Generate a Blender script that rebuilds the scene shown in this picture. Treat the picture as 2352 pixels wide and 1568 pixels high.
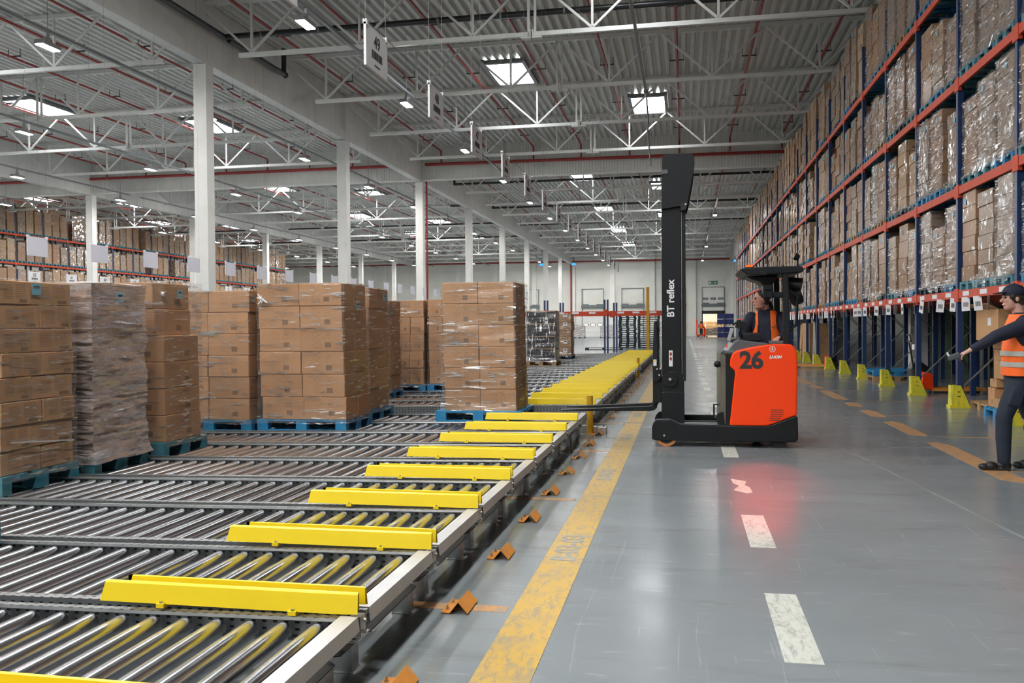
import bpy, bmesh, math, random
from mathutils import Vector, Matrix
random.seed(7)
sc = bpy.context.scene
COL = sc.collection
PI = math.pi
for o in list(bpy.data.objects): bpy.data.objects.remove(o)

# ------------------------------------------------------------------ camera, world, exposure
F_PX = 2020.0; YAW = .19395; PITCH = -.0168; ROLL = -.00758
ca, sa, cp, sp, cr, sr = math.cos(YAW), math.sin(YAW), math.cos(PITCH), math.sin(PITCH), math.cos(ROLL), math.sin(ROLL)
fw = Vector((-sa*cp, ca*cp, sp)); up = Vector((sa*sp, -ca*sp, cp)); rt = Vector((ca, sa, 0))
rt3 = rt*cr + up*sr; up3 = up*cr - rt*sr
cam = bpy.data.cameras.new('camera'); camo = bpy.data.objects.new('camera', cam); COL.objects.link(camo)
cam.sensor_width = 36.0; cam.lens = F_PX/2352*36; cam.clip_end = 400; cam.clip_start = .05
M = Matrix((rt3, up3, -fw)).transposed().to_4x4(); M.translation = (0, 0, 1.5)
camo.matrix_world = M
sc.camera = camo
w = bpy.data.worlds.new('world'); sc.world = w; w.use_nodes = True
w.node_tree.nodes['Background'].inputs[0].default_value = (.75, .87, 1, 1)
w.node_tree.nodes['Background'].inputs[1].default_value = .35
sc.view_settings.view_transform = 'Standard'; sc.view_settings.look = 'None'
sc.view_settings.exposure = 0.12; sc.view_settings.gamma = 1; sc.view_settings.use_curve_mapping = False
cy = sc.cycles
cy.max_bounces = 6; cy.diffuse_bounces = 3; cy.glossy_bounces = 3; cy.transmission_bounces = 3; cy.transparent_max_bounces = 8
cy.caustics_reflective = False; cy.caustics_refractive = False; cy.sample_clamp_indirect = 4.0; cy.sample_clamp_direct = 40
cy.use_denoising = True; cy.use_adaptive_sampling = True; cy.adaptive_threshold = .045
cy.use_light_tree = True
LAMP_L = 640.0; SKY_L = 14.0

# ------------------------------------------------------------------ mesh helpers
class MB:
    def __init__(s): s.v = []; s.f = []; s.m = []; s.uv = None
    def add(s, vs, fs, m=0):
        n = len(s.v); s.v += [tuple(p) for p in vs]; s.f += [tuple(i+n for i in f) for f in fs]; s.m += [m]*len(fs); return s
    def box(s, x0, x1, y0, y1, z0, z1, m=0):
        vs = [(x, y, z) for x in (x0, x1) for y in (y0, y1) for z in (z0, z1)]
        return s.add(vs, [(0,1,3,2),(4,6,7,5),(0,4,5,1),(2,3,7,6),(0,2,6,4),(1,5,7,3)], m)
    def obox(s, c, d, M=None, m=0):
        M = M or Matrix(); c = Vector(c)
        vs = [c + M @ Vector((x*d[0]/2, y*d[1]/2, z*d[2]/2)) for x in (-1,1) for y in (-1,1) for z in (-1,1)]
        return s.add(vs, [(0,1,3,2),(4,6,7,5),(0,4,5,1),(2,3,7,6),(0,2,6,4),(1,5,7,3)], m)
    def prism(s, poly, axis, a, b, m=0):
        # poly: 2d points. axis 'y': (x,z); 'x': (y,z); 'z': (x,y)
        def P(p, t): return {'y': (p[0], t, p[1]), 'x': (t, p[0], p[1]), 'z': (p[0], p[1], t)}[axis]
        n = len(poly)
        vs = [P(p, a) for p in poly] + [P(p, b) for p in poly]
        fs = [tuple(range(n-1, -1, -1)), tuple(range(n, 2*n))] + [(i, (i+1) % n, n+(i+1) % n, n+i) for i in range(n)]
        return s.add(vs, fs, m)
    def cyl(s, p0, p1, r, n=12, r1=None, m=0, cap=True):
        p0 = Vector(p0); p1 = Vector(p1); r1 = r if r1 is None else r1
        d = (p1-p0).normalized(); a = d.orthogonal().normalized(); b = d.cross(a)
        vs = [p0 + (a*math.cos(t*2*PI/n)+b*math.sin(t*2*PI/n))*r for t in range(n)] + [p1 + (a*math.cos(t*2*PI/n)+b*math.sin(t*2*PI/n))*r1 for t in range(n)]
        fs = [(i, (i+1) % n, n+(i+1) % n, n+i) for i in range(n)]
        if cap: fs += [tuple(range(n-1, -1, -1)), tuple(range(n, 2*n))]
        return s.add(vs, fs, m)
    def bar(s, p0, p1, w, h=None, m=0):
        h = h or w; p0 = Vector(p0); p1 = Vector(p1); d = (p1-p0).normalized()
        u = Vector((0,0,1)) if abs(d.z) < .95 else Vector((0,1,0))
        a = d.cross(u).normalized(); b = a.cross(d)
        vs = [p + a*w/2*i + b*h/2*j for p in (p0, p1) for i, j in ((-1,-1),(1,-1),(1,1),(-1,1))]
        return s.add(vs, [(3,2,1,0),(4,5,6,7),(0,1,5,4),(1,2,6,5),(2,3,7,6),(3,0,4,7)], m)
    def tube(s, pts, r, n=8, m=0):
        for a, b in zip(pts, pts[1:]): s.cyl(a, b, r, n, m=m)
        for p in pts[1:-1]: s.ball(p, r, 6, n, m=m)
        return s
    def ball(s, c, r, nu=8, nv=12, m=0, sc=(1,1,1), rot=None):
        vs = []; fs = []; c = Vector(c); R = rot or Matrix.Identity(3)
        for i in range(1, nu):
            for j in range(nv):
                a = PI*i/nu; b = 2*PI*j/nv
                vs.append(c + R @ Vector((r*sc[0]*math.sin(a)*math.cos(b), r*sc[1]*math.sin(a)*math.sin(b), r*sc[2]*math.cos(a))))
        t = len(vs); vs.append(c + R @ Vector((0,0,r*sc[2]))); vs.append(c - R @ Vector((0,0,r*sc[2])))
        for i in range(nu-2):
            for j in range(nv): fs.append((i*nv+j, (i+1)*nv+j, (i+1)*nv+(j+1) % nv, i*nv+(j+1) % nv))
        for j in range(nv): fs.append((t, j, (j+1) % nv)); fs.append((t+1, (nu-2)*nv+(j+1) % nv, (nu-2)*nv+j))
        return s.add(vs, fs, m)
    def loft(s, rings, m=0):
        n = len(rings[0]); vs = [p for r in rings for p in r]; fs = []
        for k in range(len(rings)-1):
            for i in range(n): fs.append((k*n+i, k*n+(i+1) % n, (k+1)*n+(i+1) % n, (k+1)*n+i))
        fs.append(tuple(range(n-1, -1, -1))); fs.append(tuple(range((len(rings)-1)*n, len(rings)*n)))
        return s.add(vs, fs, m)
    def lathe(s, prof, n=16, c=(0,0,0), m=0):
        rings = [[(c[0]+r*math.cos(2*PI*i/n), c[1]+r*math.sin(2*PI*i/n), c[2]+z) for i in range(n)] for r, z in prof]
        return s.loft(rings, m)
    def sheet(s, pts, axis, a, b, t, m=0):
        # thin folded sheet: polyline in 2d extruded along axis with thickness t
        n = len(pts); off = []
        for i, p in enumerate(pts):
            q0 = Vector(pts[max(i-1, 0)]); q1 = Vector(pts[min(i+1, n-1)]); d = (q1-q0).normalized()
            off.append((p[0]-d.y*t, p[1]+d.x*t))
        return s.prism(list(pts)+off[::-1], axis, a, b, m)
    def mesh(s, name, mats, smooth=False):
        me = bpy.data.meshes.new(name); me.from_pydata(s.v, [], s.f)
        for mt in (mats if isinstance(mats, (list, tuple)) else [mats]): me.materials.append(mt)
        if max(s.m, default=0) > 0: me.polygons.foreach_set('material_index', s.m)
        me.validate(); me.update()
        if smooth:
            me.polygons.foreach_set('use_smooth', [True]*len(me.polygons)); me.set_sharp_from_angle(angle=math.radians(40))
        return me

def link(name, data, parent=None, loc=(0,0,0), rz=0, rot=None):
    o = bpy.data.objects.new(name, data); COL.objects.link(o); o.location = loc
    o.rotation_euler = rot if rot else (0, 0, rz)
    if parent: o.parent = parent
    return o
def obj(name, mb, mats, parent=None, loc=(0,0,0), rz=0, smooth=False, bevel=0, rot=None, fix=False):
    me = mb.mesh(name, mats, smooth) if isinstance(mb, MB) else mb
    if fix:
        bm = bmesh.new(); bm.from_mesh(me); bmesh.ops.recalc_face_normals(bm, faces=bm.faces); bm.to_mesh(me); bm.free()
    o = link(name, me, parent, loc, rz, rot)
    if bevel:
        md = o.modifiers.new('b', 'BEVEL'); md.width = bevel; md.segments = 2; md.limit_method = 'ANGLE'; md.angle_limit = math.radians(35)
    return o
def tag(o, label, cat, group=None, kind=None):
    o['label'] = label; o['category'] = cat
    if group: o['group'] = group
    if kind: o['kind'] = kind
    return o
def thing(name, label, cat, loc=(0,0,0), rz=0, group=None, rot=None):
    return tag(link(name, None, None, loc, rz, rot), label, cat, group)
def struct(name, mb, mats, parent=None, loc=(0,0,0), label=None, **k):
    o = obj(name, mb, mats, parent, loc, **k)
    if not parent: o['kind'] = 'structure'
    if label: o['label'] = label
    return o
def structroot(name, loc=(0,0,0), label=None, rz=0):
    o = link(name, None, None, loc, rz); o['kind'] = 'structure'
    if label: o['label'] = label
    return o
def part(o, s): o['label'] = s; return o
def copy_tree(o, parent=None):
    c = o.copy(); COL.objects.link(c)
    if parent: c.parent = parent
    for ch in o.children: copy_tree(ch, c)
    return c
ORD = ['first','second','third','fourth','fifth','sixth','seventh','eighth','ninth','tenth','eleventh','twelfth','thirteenth','fourteenth','fifteenth','sixteenth','seventeenth','eighteenth','nineteenth','twentieth','twenty-first','twenty-second','twenty-third','twenty-fourth','twenty-fifth','twenty-sixth','twenty-seventh','twenty-eighth','twenty-ninth','thirtieth','thirty-first','thirty-second','thirty-third','thirty-fourth','thirty-fifth','thirty-sixth','thirty-seventh','thirty-eighth','thirty-ninth','fortieth']

# ------------------------------------------------------------------ materials
class NT:
    def __init__(s, name):
        s.m = bpy.data.materials.new(name); s.m.use_nodes = True; s.t = s.m.node_tree; s.n = s.t.nodes
        s.b = s.n['Principled BSDF']; s.out = s.n['Material Output']
    def node(s, typ, **k):
        n = s.n.new(typ)
        for a, b in k.items(): setattr(n, a, b)
        return n
    def link(s, a, b): s.t.links.new(a, b)
    def setin(s, i, v):
        if hasattr(v, 'is_linked') or hasattr(v, 'links'): s.link(v, i)
        else: i.default_value = v
    def math(s, op, a, b=None, c=None, clamp=False):
        n = s.node('ShaderNodeMath', operation=op); n.use_clamp = clamp
        s.setin(n.inputs[0], a)
        if b is not None: s.setin(n.inputs[1], b)
        if c is not None: s.setin(n.inputs[2], c)
        return n.outputs[0]
    def coord(s, kind='Object', scale=(1,1,1), loc=(0,0,0)):
        c = s.node('ShaderNodeTexCoord'); mp = s.node('ShaderNodeMapping')
        s.link(c.outputs[kind], mp.inputs[0]); mp.inputs['Scale'].default_value = scale; mp.inputs['Location'].default_value = loc
        return mp.outputs[0]
    def geo(s, scale=(1,1,1)):
        c = s.node('ShaderNodeNewGeometry'); mp = s.node('ShaderNodeMapping')
        s.link(c.outputs['Position'], mp.inputs[0]); mp.inputs['Scale'].default_value = scale
        return mp.outputs[0]
    def noise(s, vec, scale=5, detail=3, rough=.55, dist=0):
        n = s.node('ShaderNodeTexNoise'); s.link(vec, n.inputs['Vector'])
        n.inputs['Scale'].default_value = scale; n.inputs['Detail'].default_value = detail; n.inputs['Roughness'].default_value = rough; n.inputs['Distortion'].default_value = dist
        return n.outputs[0]
    def ramp(s, fac, stops):
        n = s.node('ShaderNodeValToRGB'); s.link(fac, n.inputs[0]); e = n.color_ramp.elements
        while len(e) > len(stops): e.remove(e[-1])
        while len(e) < len(stops): e.new(.5)
        for i, (p, c) in enumerate(stops):
            e[i].position = p; e[i].color = (c, c, c, 1) if isinstance(c, (int, float)) else (*c, 1)
        return n.outputs[0]
    def mix(s, f, a, b, typ='MIX'):
        n = s.node('ShaderNodeMix', data_type='RGBA', blend_type=typ)
        s.setin(n.inputs[0], f)
        for i, v in ((6, a), (7, b)):
            if isinstance(v, tuple): n.inputs[i].default_value = (*v, 1) if len(v) == 3 else v
            else: s.link(v, n.inputs[i])
        return n.outputs[2]
    def bump(s, h, strength=.3, dist=.01):
        n = s.node('ShaderNodeBump'); s.link(h, n.inputs['Height']); n.inputs['Strength'].default_value = strength; n.inputs['Distance'].default_value = dist
        return n.outputs[0]
    def setb(s, **k):
        names = {'col': 'Base Color', 'rough': 'Roughness', 'metal': 'Metallic', 'nrm': 'Normal', 'coat': 'Coat Weight', 'coatr': 'Coat Roughness', 'coatn': 'Coat Normal', 'spec': 'Specular IOR Level', 'alpha': 'Alpha', 'trans': 'Transmission Weight', 'ior': 'IOR'}
        for a, v in k.items():
            i = s.b.inputs[names[a]]
            if isinstance(v, tuple): i.default_value = (*v, 1) if len(v) == 3 else v
            elif isinstance(v, (int, float)): i.default_value = v
            else: s.link(v, i)
        return s
def simple(name, col, rough=.5, metal=0, var=.12, scale=6, bumpy=0, coat=0, kind='Object', dirt=None, spec=.5):
    t = NT(name); n = t.noise(t.coord(kind), scale, 4)
    c2 = tuple(max(0, c*(1-var*2)) for c in col) if dirt is None else dirt
    t.setb(col=t.mix(t.ramp(n, [(.35, 0), (.75, 1)]), col, c2), rough=rough, metal=metal, coat=coat, spec=spec)
    if bumpy: t.setb(nrm=t.bump(t.noise(t.coord(kind), scale*8, 3), bumpy, .003))
    return t.m

def mat_floor():
    t = NT('polished_concrete'); g = t.geo(); gx = t.geo((1, .25, 1)); gy = t.geo((.25, 1, 1))
    n1 = t.noise(g, .35, 5, .6); n2 = t.noise(gy, 3.0, 6, .65); n3 = t.noise(gy, 14, 4, .6)
    c = t.mix(t.ramp(n1, [(.3, 0), (.7, 1)]), (.175, .196, .206), (.235, .262, .280))
    c = t.mix(t.math('MULTIPLY', t.ramp(n2, [(.28, 1), (.44, 0)]), .55), c, (.13, .14, .135))
    c = t.mix(t.math('MULTIPLY', t.ramp(n3, [(.60, 0), (.72, 1)]), .25), c, (.40, .42, .44))
    # faint long scratches along the aisle
    w1 = t.noise(t.geo((14, .5, 1)), 1.5, 5, .6, 1.0)
    c = t.mix(t.math('MULTIPLY', t.ramp(w1, [(.64, 0), (.68, 1)]), .16), c, (.48, .5, .5))
    r = t.ramp(t.noise(gy, 1.6, 5, .6), [(.3, .15), (.7, .27)])
    t.setb(col=c, rough=r, spec=.6); return t.m
def mat_worn(name, col, under, amt=.5, scale=3.0, stretch=(1,1,1)):
    t = NT(name); g = t.geo(stretch); n = t.noise(g, scale, 8, .72, .4); n2 = t.noise(t.geo((5, 1.4, 1)), 5, 8, .8, .5)
    f = t.math('MAXIMUM', t.ramp(n, [(amt+.02, 0), (amt+.20, .8)]), t.math('MULTIPLY', t.ramp(n2, [(.50, 0), (.60, 1)]), .75))
    c = t.mix(f, col, under); c = t.mix(t.math('MULTIPLY', t.noise(g, 22, 4), .30), c, under)
    t.setb(col=c, rough=.4); return t.m
def mat_metal(name, col, r0=.22, r1=.4, stretch=(1, 1, 1), scale=12, dark=.7):
    t = NT(name); g = t.coord('Object', stretch); n = t.noise(g, scale, 4)
    d = tuple(c*dark for c in col)
    t.setb(col=t.mix(t.ramp(n, [(.35, 0), (.7, 1)]), col, d), metal=1.0, rough=t.ramp(n, [(.3, r0), (.7, r1)])); return t.m
def mat_perf(name, col, px=.05, metal=1.0, rough=.38, axis=0, thr=.35):
    # steel section with punched slots shown dark
    t = NT(name); sx = t.node('ShaderNodeSeparateXYZ'); t.link(t.coord('Object'), sx.inputs[0])
    u = t.math('FRACT', t.math('DIVIDE', sx.outputs[axis], px))
    inside = t.math('LESS_THAN', t.math('ABSOLUTE', t.math('SUBTRACT', u, .5)), thr/2)
    if axis == 2: o2 = t.math('LESS_THAN', t.math('ABSOLUTE', t.math('SUBTRACT', t.math('FRACT', t.math('DIVIDE', sx.outputs[1], .04)), .5)), .17)
    else: o2 = t.math('LESS_THAN', t.math('ABSOLUTE', t.math('SUBTRACT', t.math('FRACT', t.math('DIVIDE', t.math('ADD', sx.outputs[2], sx.outputs[1]), .03)), .5)), .17)
    f = t.math('MULTIPLY', inside, o2); n = t.noise(t.coord('Object'), 9, 4)
    c = t.mix(t.ramp(n, [(.3, 0), (.7, 1)]), col, tuple(x*.75 for x in col))
    t.setb(col=t.mix(f, c, (.01, .011, .012)), metal=t.math('MULTIPLY', t.math('SUBTRACT', 1.0, f), metal), rough=rough); return t.m
def mat_card(name, col, col2, style=0, wrapped=0):
    t = NT(name); c = t.node('ShaderNodeTexCoord'); sx = t.node('ShaderNodeSeparateXYZ'); t.link(c.outputs['UV'], sx.inputs[0])
    u, v = sx.outputs[0], sx.outputs[1]
    def rng(x, a, b): return t.math('MULTIPLY', t.math('GREATER_THAN', x, a), t.math('LESS_THAN', x, b))
    def rect(a, b, cc, d): return t.math('MULTIPLY', rng(u, a, b), rng(v, cc, d))
    uvn = t.coord('UV', (26, 9, 1)); words = t.ramp(t.noise(uvn, 1.0, 2, .6), [(.47, 0), (.53, 1)])
    lines = t.math('LESS_THAN', t.math('FRACT', t.math('MULTIPLY', v, 13)), .42)
    txt = t.math('MULTIPLY', words, lines)
    bars = t.math('GREATER_THAN', t.math('FRACT', t.math('MULTIPLY', u, 58)), .42)
    if style == 0:
        a = t.math('MULTIPLY', t.math('MAXIMUM', rect(.27, .50, .15, .92), rect(.56, .72, .50, .90)), txt)
        b = t.math('MULTIPLY', rect(.58, .72, .18, .40), t.math('MAXIMUM', bars, .55))
        ink = t.math('MAXIMUM', t.math('MULTIPLY', a, .55), b); ink = t.math('MULTIPLY', ink, .8)
    elif style == 1:
        a = t.math('MULTIPLY', t.math('MAXIMUM', rect(.18, .46, .22, .82), rect(.55, .86, .30, .88)), lines)
        b = t.math('MULTIPLY', rect(.66, .90, .08, .24), t.math('MAXIMUM', bars, .4))
        ink = t.math('MULTIPLY', t.math('MAXIMUM', t.math('MULTIPLY', a, .62), b), .82)
    else:
        a = t.math('MULTIPLY', rect(.10, .75, .20, .85), txt); ink = t.math('MULTIPLY', a, .35)
    oi = t.node('ShaderNodeObjectInfo')
    n = t.noise(t.coord('Object'), 5, 4); base = t.mix(t.math('MULTIPLY', n, .7), col, col2)
    fib = t.noise(t.coord('Object', (2, 2, 60)), 10, 2); base = t.mix(t.math('MULTIPLY', fib, .25), base, tuple(x*.8 for x in col))
    hv = t.node('ShaderNodeHueSaturation'); t.link(base, hv.inputs['Color']); t.link(t.math('ADD', t.math('MULTIPLY', oi.outputs['Random'], .22), .87), hv.inputs['Value'])
    base = t.mix(ink, hv.outputs[0], (.09, .06, .045))
    t.setb(col=base, rough=.75, spec=.25)
    if wrapped:
        milk = t.ramp(t.noise(t.geo((1, 1, 2.2)), 6, 5, .7, .8), [(.45, 0), (.8, 1)])
        t.setb(col=t.mix(t.math('MULTIPLY', milk, .15 if wrapped == 1 else .42), base, (.48, .45, .44)), coat=.25, coatr=.2)
        g, m = wrinkle(t, 3.2, (2.0, 2.0, 1.5), .575 if wrapped == 1 else .54, .6, .30, 1.6)
        mx = t.node('ShaderNodeMixShader'); t.link(t.math('MULTIPLY', m, .85), mx.inputs[0]); t.link(t.b.outputs[0], mx.inputs[1]); t.link(g, mx.inputs[2]); t.link(mx.outputs[0], t.out.inputs[0])
    return t.m
def wrinkle(t, scale, streak, lo, tilt=.75, rough=.30, side=0):
    """glossy shader of the film creases that face upward, and the mask of where they are"""
    h = t.noise(t.geo(streak), scale, 6, .62, .6); m = t.ramp(h, [(lo, 0), (lo+.05, 1)])
    gn = t.node('ShaderNodeNewGeometry'); ad = t.node('ShaderNodeVectorMath', operation='ADD'); t.link(gn.outputs['Normal'], ad.inputs[0])
    cb = t.node('ShaderNodeCombineXYZ'); t.link(t.math('MULTIPLY', t.noise(t.geo((1, 1, 1)), 9, 3), tilt*2), cb.inputs[2])
    if side: t.link(t.math('MULTIPLY_ADD', t.noise(t.geo((1, 1, .5)), 13, 2), side*2, -side*1.35), cb.inputs[1]); t.link(cb.outputs[0], ad.inputs[1])
    nm = t.node('ShaderNodeVectorMath', operation='NORMALIZE'); t.link(ad.outputs[0], nm.inputs[0])
    g = t.node('ShaderNodeBsdfGlossy'); g.inputs['Roughness'].default_value = rough; t.link(nm.outputs[0], g.inputs['Normal'])
    return g.outputs[0], m
def mat_film(name, milk=.05, gloss=.35, tint=(.9, .9, .92), scale=3.2, streak=(1.1, 1.1, 12), lo=.575, wr_amt=.95):
    t = NT(name); t.n.remove(t.b)
    tr = t.node('ShaderNodeBsdfTransparent'); gl = t.node('ShaderNodeBsdfGlossy'); df = t.node('ShaderNodeBsdfDiffuse')
    tr.inputs[0].default_value = (.97, .97, .97, 1); gl.inputs['Roughness'].default_value = .12; df.inputs[0].default_value = (*tint, 1)
    lw = t.node('ShaderNodeLayerWeight'); lw.inputs[0].default_value = .3
    m1 = t.node('ShaderNodeMixShader'); m2 = t.node('ShaderNodeMixShader'); m3 = t.node('ShaderNodeMixShader')
    wr = t.ramp(t.noise(t.geo((2, 2, 7)), 4, 6, .7, 1.0), [(.45, 0), (.75, 1)])
    t.link(t.math('MULTIPLY_ADD', wr, milk*2.2, milk, clamp=True), m1.inputs[0]); t.link(tr.outputs[0], m1.inputs[1]); t.link(df.outputs[0], m1.inputs[2])
    t.link(t.math('MULTIPLY_ADD', lw.outputs[0], .12, gloss*.12, clamp=True), m2.inputs[0]); t.link(m1.outputs[0], m2.inputs[1]); t.link(gl.outputs[0], m2.inputs[2])
    g, m = wrinkle(t, scale, streak, lo)
    t.link(t.math('MULTIPLY', m, wr_amt), m3.inputs[0]); t.link(m2.outputs[0], m3.inputs[1]); t.link(g, m3.inputs[2])
    t.link(m3.outputs[0], t.out.inputs[0]); return t.m
def mat_emit(name, col, s):
    t = NT(name); t.n.remove(t.b); e = t.node('ShaderNodeEmission'); e.inputs[0].default_value = (*col, 1); e.inputs[1].default_value = s
    t.link(e.outputs[0], t.out.inputs[0]); return t.m
def mat_barcode(name, col=(.8, .8, .8), sy=.3):
    t = NT(name); sx = t.node('ShaderNodeSeparateXYZ'); t.link(t.coord('Generated'), sx.inputs[0]); u, v = sx.outputs[1], sx.outputs[2]
    bars = t.math('GREATER_THAN', t.noise(t.coord('Generated', (1, 26, 0)), 1.0, 0), .5)
    t.setb(col=t.mix(bars, (.05, .05, .06), col), rough=.6); return t.m

MF = mat_floor()
M = dict(
 yline=mat_worn('worn_yellow_floor_paint', (.60, .36, .035), (.22, .22, .20), .48, 5.5),
 oline=mat_worn('worn_orange_floor_paint', (.60, .28, .07), (.20, .21, .20), .44, 7),
 wline=mat_worn('worn_white_floor_paint', (.62, .64, .58), (.25, .26, .25), .52, 9),
 letter=simple('bare_concrete_letter', (.33, .34, .34), .5),
 steel=mat_metal('galvanised_steel', (.60, .62, .63), .28, .45, scale=9, dark=.75),
 roller=mat_metal('worn_zinc_roller_tube', (.66, .67, .70), .19, .27, (1, .35, 1), 4, .85),
 darksteel=simple('black_painted_steel', (.018, .018, .018), .45),
 perf=mat_perf('perforated_galvanised_rail', (.42, .44, .45), .05, .9, .4, 0, .4),
 plate=simple('brushed_end_plate', (.56, .56, .57), .38, .35, .06),
 yellow=simple('yellow_guard_paint', (1.0, .74, .02), .33, 0, .02, 4),
 dyellow=simple('deep_yellow_bollard_paint', (.62, .33, .012), .35, 0, .1, 5),
 orange=simple('orange_stop_paint', (.80, .30, .035), .42, 0, .12, 14, dirt=(.62, .28, .08)),
 bolt=mat_metal('bright_bolt', (.75, .75, .74), .15, .3),
 rackblue=mat_perf('blue_rack_upright_paint', (.010, .036, .125), .075, 0, .42, 2, .45),
 rackblue2=simple('blue_rack_paint', (.010, .035, .120), .45),
 rackor=simple('orange_rack_beam_paint', (.58, .055, .012), .6, 0, .08, 3),
 brace=simple('grey_bracing', (.20, .21, .20), .45, .5),
 gyellow=mat_worn('scuffed_yellow_guard_plastic', (.80, .64, .03), (.25, .42, .05), .62, 9),
 pblue=simple('blue_pallet_paint', (.015, .19, .46), .62, 0, .28, 9, .25, dirt=(.03, .27, .44)),
 pteal=simple('weathered_teal_pallet_paint', (.035, .22, .31), .7, 0, .25, 9, .25, dirt=(.10, .22, .24)),
 pdark=simple('dark_blue_pallet_paint', (.010, .035, .052), .65, 0, .2, 7),
 wood=simple('raw_pallet_wood', (.46, .29, .14), .7, 0, .2, 12, .2),
 white=simple('white_painted_steel', (.76, .755, .72), .4, 0, .05, 2),
 deck=simple('white_roof_sheet', (.74, .74, .70), .45, 0, .06, 1.2),
 concrete=simple('pale_precast_concrete', (.66, .655, .63), .65, 0, .06, 1.6, .15),
 wallp=simple('cream_wall_panel', (.84, .84, .78), .5, 0, .06, .4),
 walls=simple('cream_wall_pilaster', (.86, .86, .81), .5, 0, .05, .8),
 door=simple('white_sectional_door', (.85, .86, .83), .4, 0, .05, .8),
 doorm=simple('grey_door_metal', (.16, .19, .19), .45, .3),
 red=simple('red_sprinkler_pipe_paint', (.33, .028, .022), .45, 0, .12, 3),
 blackp=simple('black_pipe_rubber', (.012, .013, .013), .35),
 grey=simple('grey_conduit', (.22, .23, .24), .45, .3),
 dgrey=simple('dark_grey_bracket', (.06, .06, .06), .5),
 paper=simple('white_paper', (.80, .79, .82), .65, 0, .03, 2),
 paperb=simple('lilac_white_sign_back', (.62, .61, .68), .6, 0, .03, 2),
 ink=simple('black_ink', (.03, .03, .035), .6),
 inkg=mat_barcode('barcode_print', (.7, .7, .72)),
 cyan=simple('light_blue_paper_label', (.20, .55, .70), .6, 0, .05, 3),
 card=mat_card('printed_brown_carton', (.56, .305, .150), (.48, .25, .115), 0),
 card2=mat_card('block_printed_brown_carton', (.60, .345, .18), (.50, .27, .13), 1),
 card3=mat_card('plain_brown_carton', (.54, .32, .16), (.45, .245, .11), 2),
 cardw=mat_card('film_covered_carton', (.37, .215, .12), (.28, .155, .085), 2, 1),
 cardw2=mat_card('milky_film_covered_carton', (.34, .235, .165), (.26, .17, .115), 2, 2),
 cardw3=mat_card('film_covered_pale_carton', (.46, .30, .18), (.37, .23, .13), 2, 1),
 tape=simple('clear_brown_tape', (.42, .25, .12), .25),
 film=mat_film('clear_stretch_film', .03, .42),
 film2=mat_film('milky_stretch_film', .26, .7, (.80, .71, .72), 3.2, (1, 1, 12), .50),
 filmg=mat_film('silvery_stretch_film', .04, .8, (.70, .72, .80), 3, (6, 6, 1.2), .57),
 knot=simple('bunched_white_film', (.75, .73, .74), .3, 0, .1, 9, .4),
 blackbox=simple('glossy_black_carton', (.012, .012, .018), .18),
 truckor=simple('orange_red_truck_paint', (1.0, .062, .006), .38, 0, .0, 2, spec=.3),
 tblack=simple('satin_black_truck_paint', (.008, .009, .011), .45, 0, .1, 3, spec=.3),
 tdark=simple('dark_grey_mast_paint', (.008, .0095, .012), .45, 0, .06, 2, spec=.25),
 tgrey=simple('grey_truck_plastic', (.09, .10, .115), .45, 0, .08, 3),
 tolive=simple('dusty_battery_case', (.15, .13, .10), .5, 0, .12, 3),
 rubber=simple('black_rubber', (.012, .012, .013), .6),
 wheel=simple('orange_polyurethane_tyre', (.56, .22, .07), .45, 0, .1, 9),
 beacon=mat_emit('lit_orange_beacon', (1, .16, .02), 1.1),
 skin=simple('skin', (.56, .27, .20), .5, 0, .06, 9),
 skin2=simple('fair_skin', (.60, .33, .26), .5, 0, .05, 9),
 hair=simple('short_brown_grey_hair', (.045, .03, .022), .7, 0, .2, 30),
 navy=simple('navy_cloth', (.010, .014, .034), .8, 0, .15, 8, .3),
 navyt=simple('navy_work_trousers', (.012, .020, .040), .8, 0, .15, 6, .3),
 hivis=simple('orange_high_visibility_cloth', (1.0, .15, .012), .6, 0, .05, 7, .15),
 reflect=simple('grey_reflective_tape', (.52, .54, .50), .35, .2, .06, 9),
 shoe=simple('black_work_shoe', (.012, .012, .014), .5),
 bluec=simple('dark_blue_plastic_crate', (.018, .03, .15), .35, 0, .15, 6),
 lampbody=simple('lamp_housing', (.3, .3, .3), .4, .5),
 lamp=mat_emit('lit_led_panel', (1, .985, .955), LAMP_L),
 sky=mat_emit('daylit_rooflight', (.93, .97, 1.0), SKY_L),
 glow=mat_emit('bright_neighbouring_hall', (1, .93, .72), 2.2),
 green=simple('green_exit_sign', (.01, .20, .10), .4),
 glass=simple('door_pane_glazing', (.30, .32, .33), .15),
 bluel=mat_emit('lit_blue_lamp', (.05, .35, 1), 1.6),
 greent=simple('green_tarpaulin', (.06, .16, .05), .6),
)

# ------------------------------------------------------------------ floor, walls, roof
XL, XR, Y0, Y1, ZC = -60, 29, -26, 122.4, 12.2
struct('floor', MB().box(XL, XR, Y0, Y1+26, -.3, 0), MF)
COLX = [-59.4, -37.4, -15.4, 6.4, 28.4]
struct('wall_left', MB().box(XL-.4, XL, Y0, Y1, 0, ZC+.3), M['wallp'])
struct('wall_right', MB().box(XR, XR+.4, Y0, Y1, 0, ZC+.3), M['wallp'])
struct('wall_back', MB().box(XL-.4, XR+.4, Y0-.4, Y0, 0, ZC+.3), M['wallp'])
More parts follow.
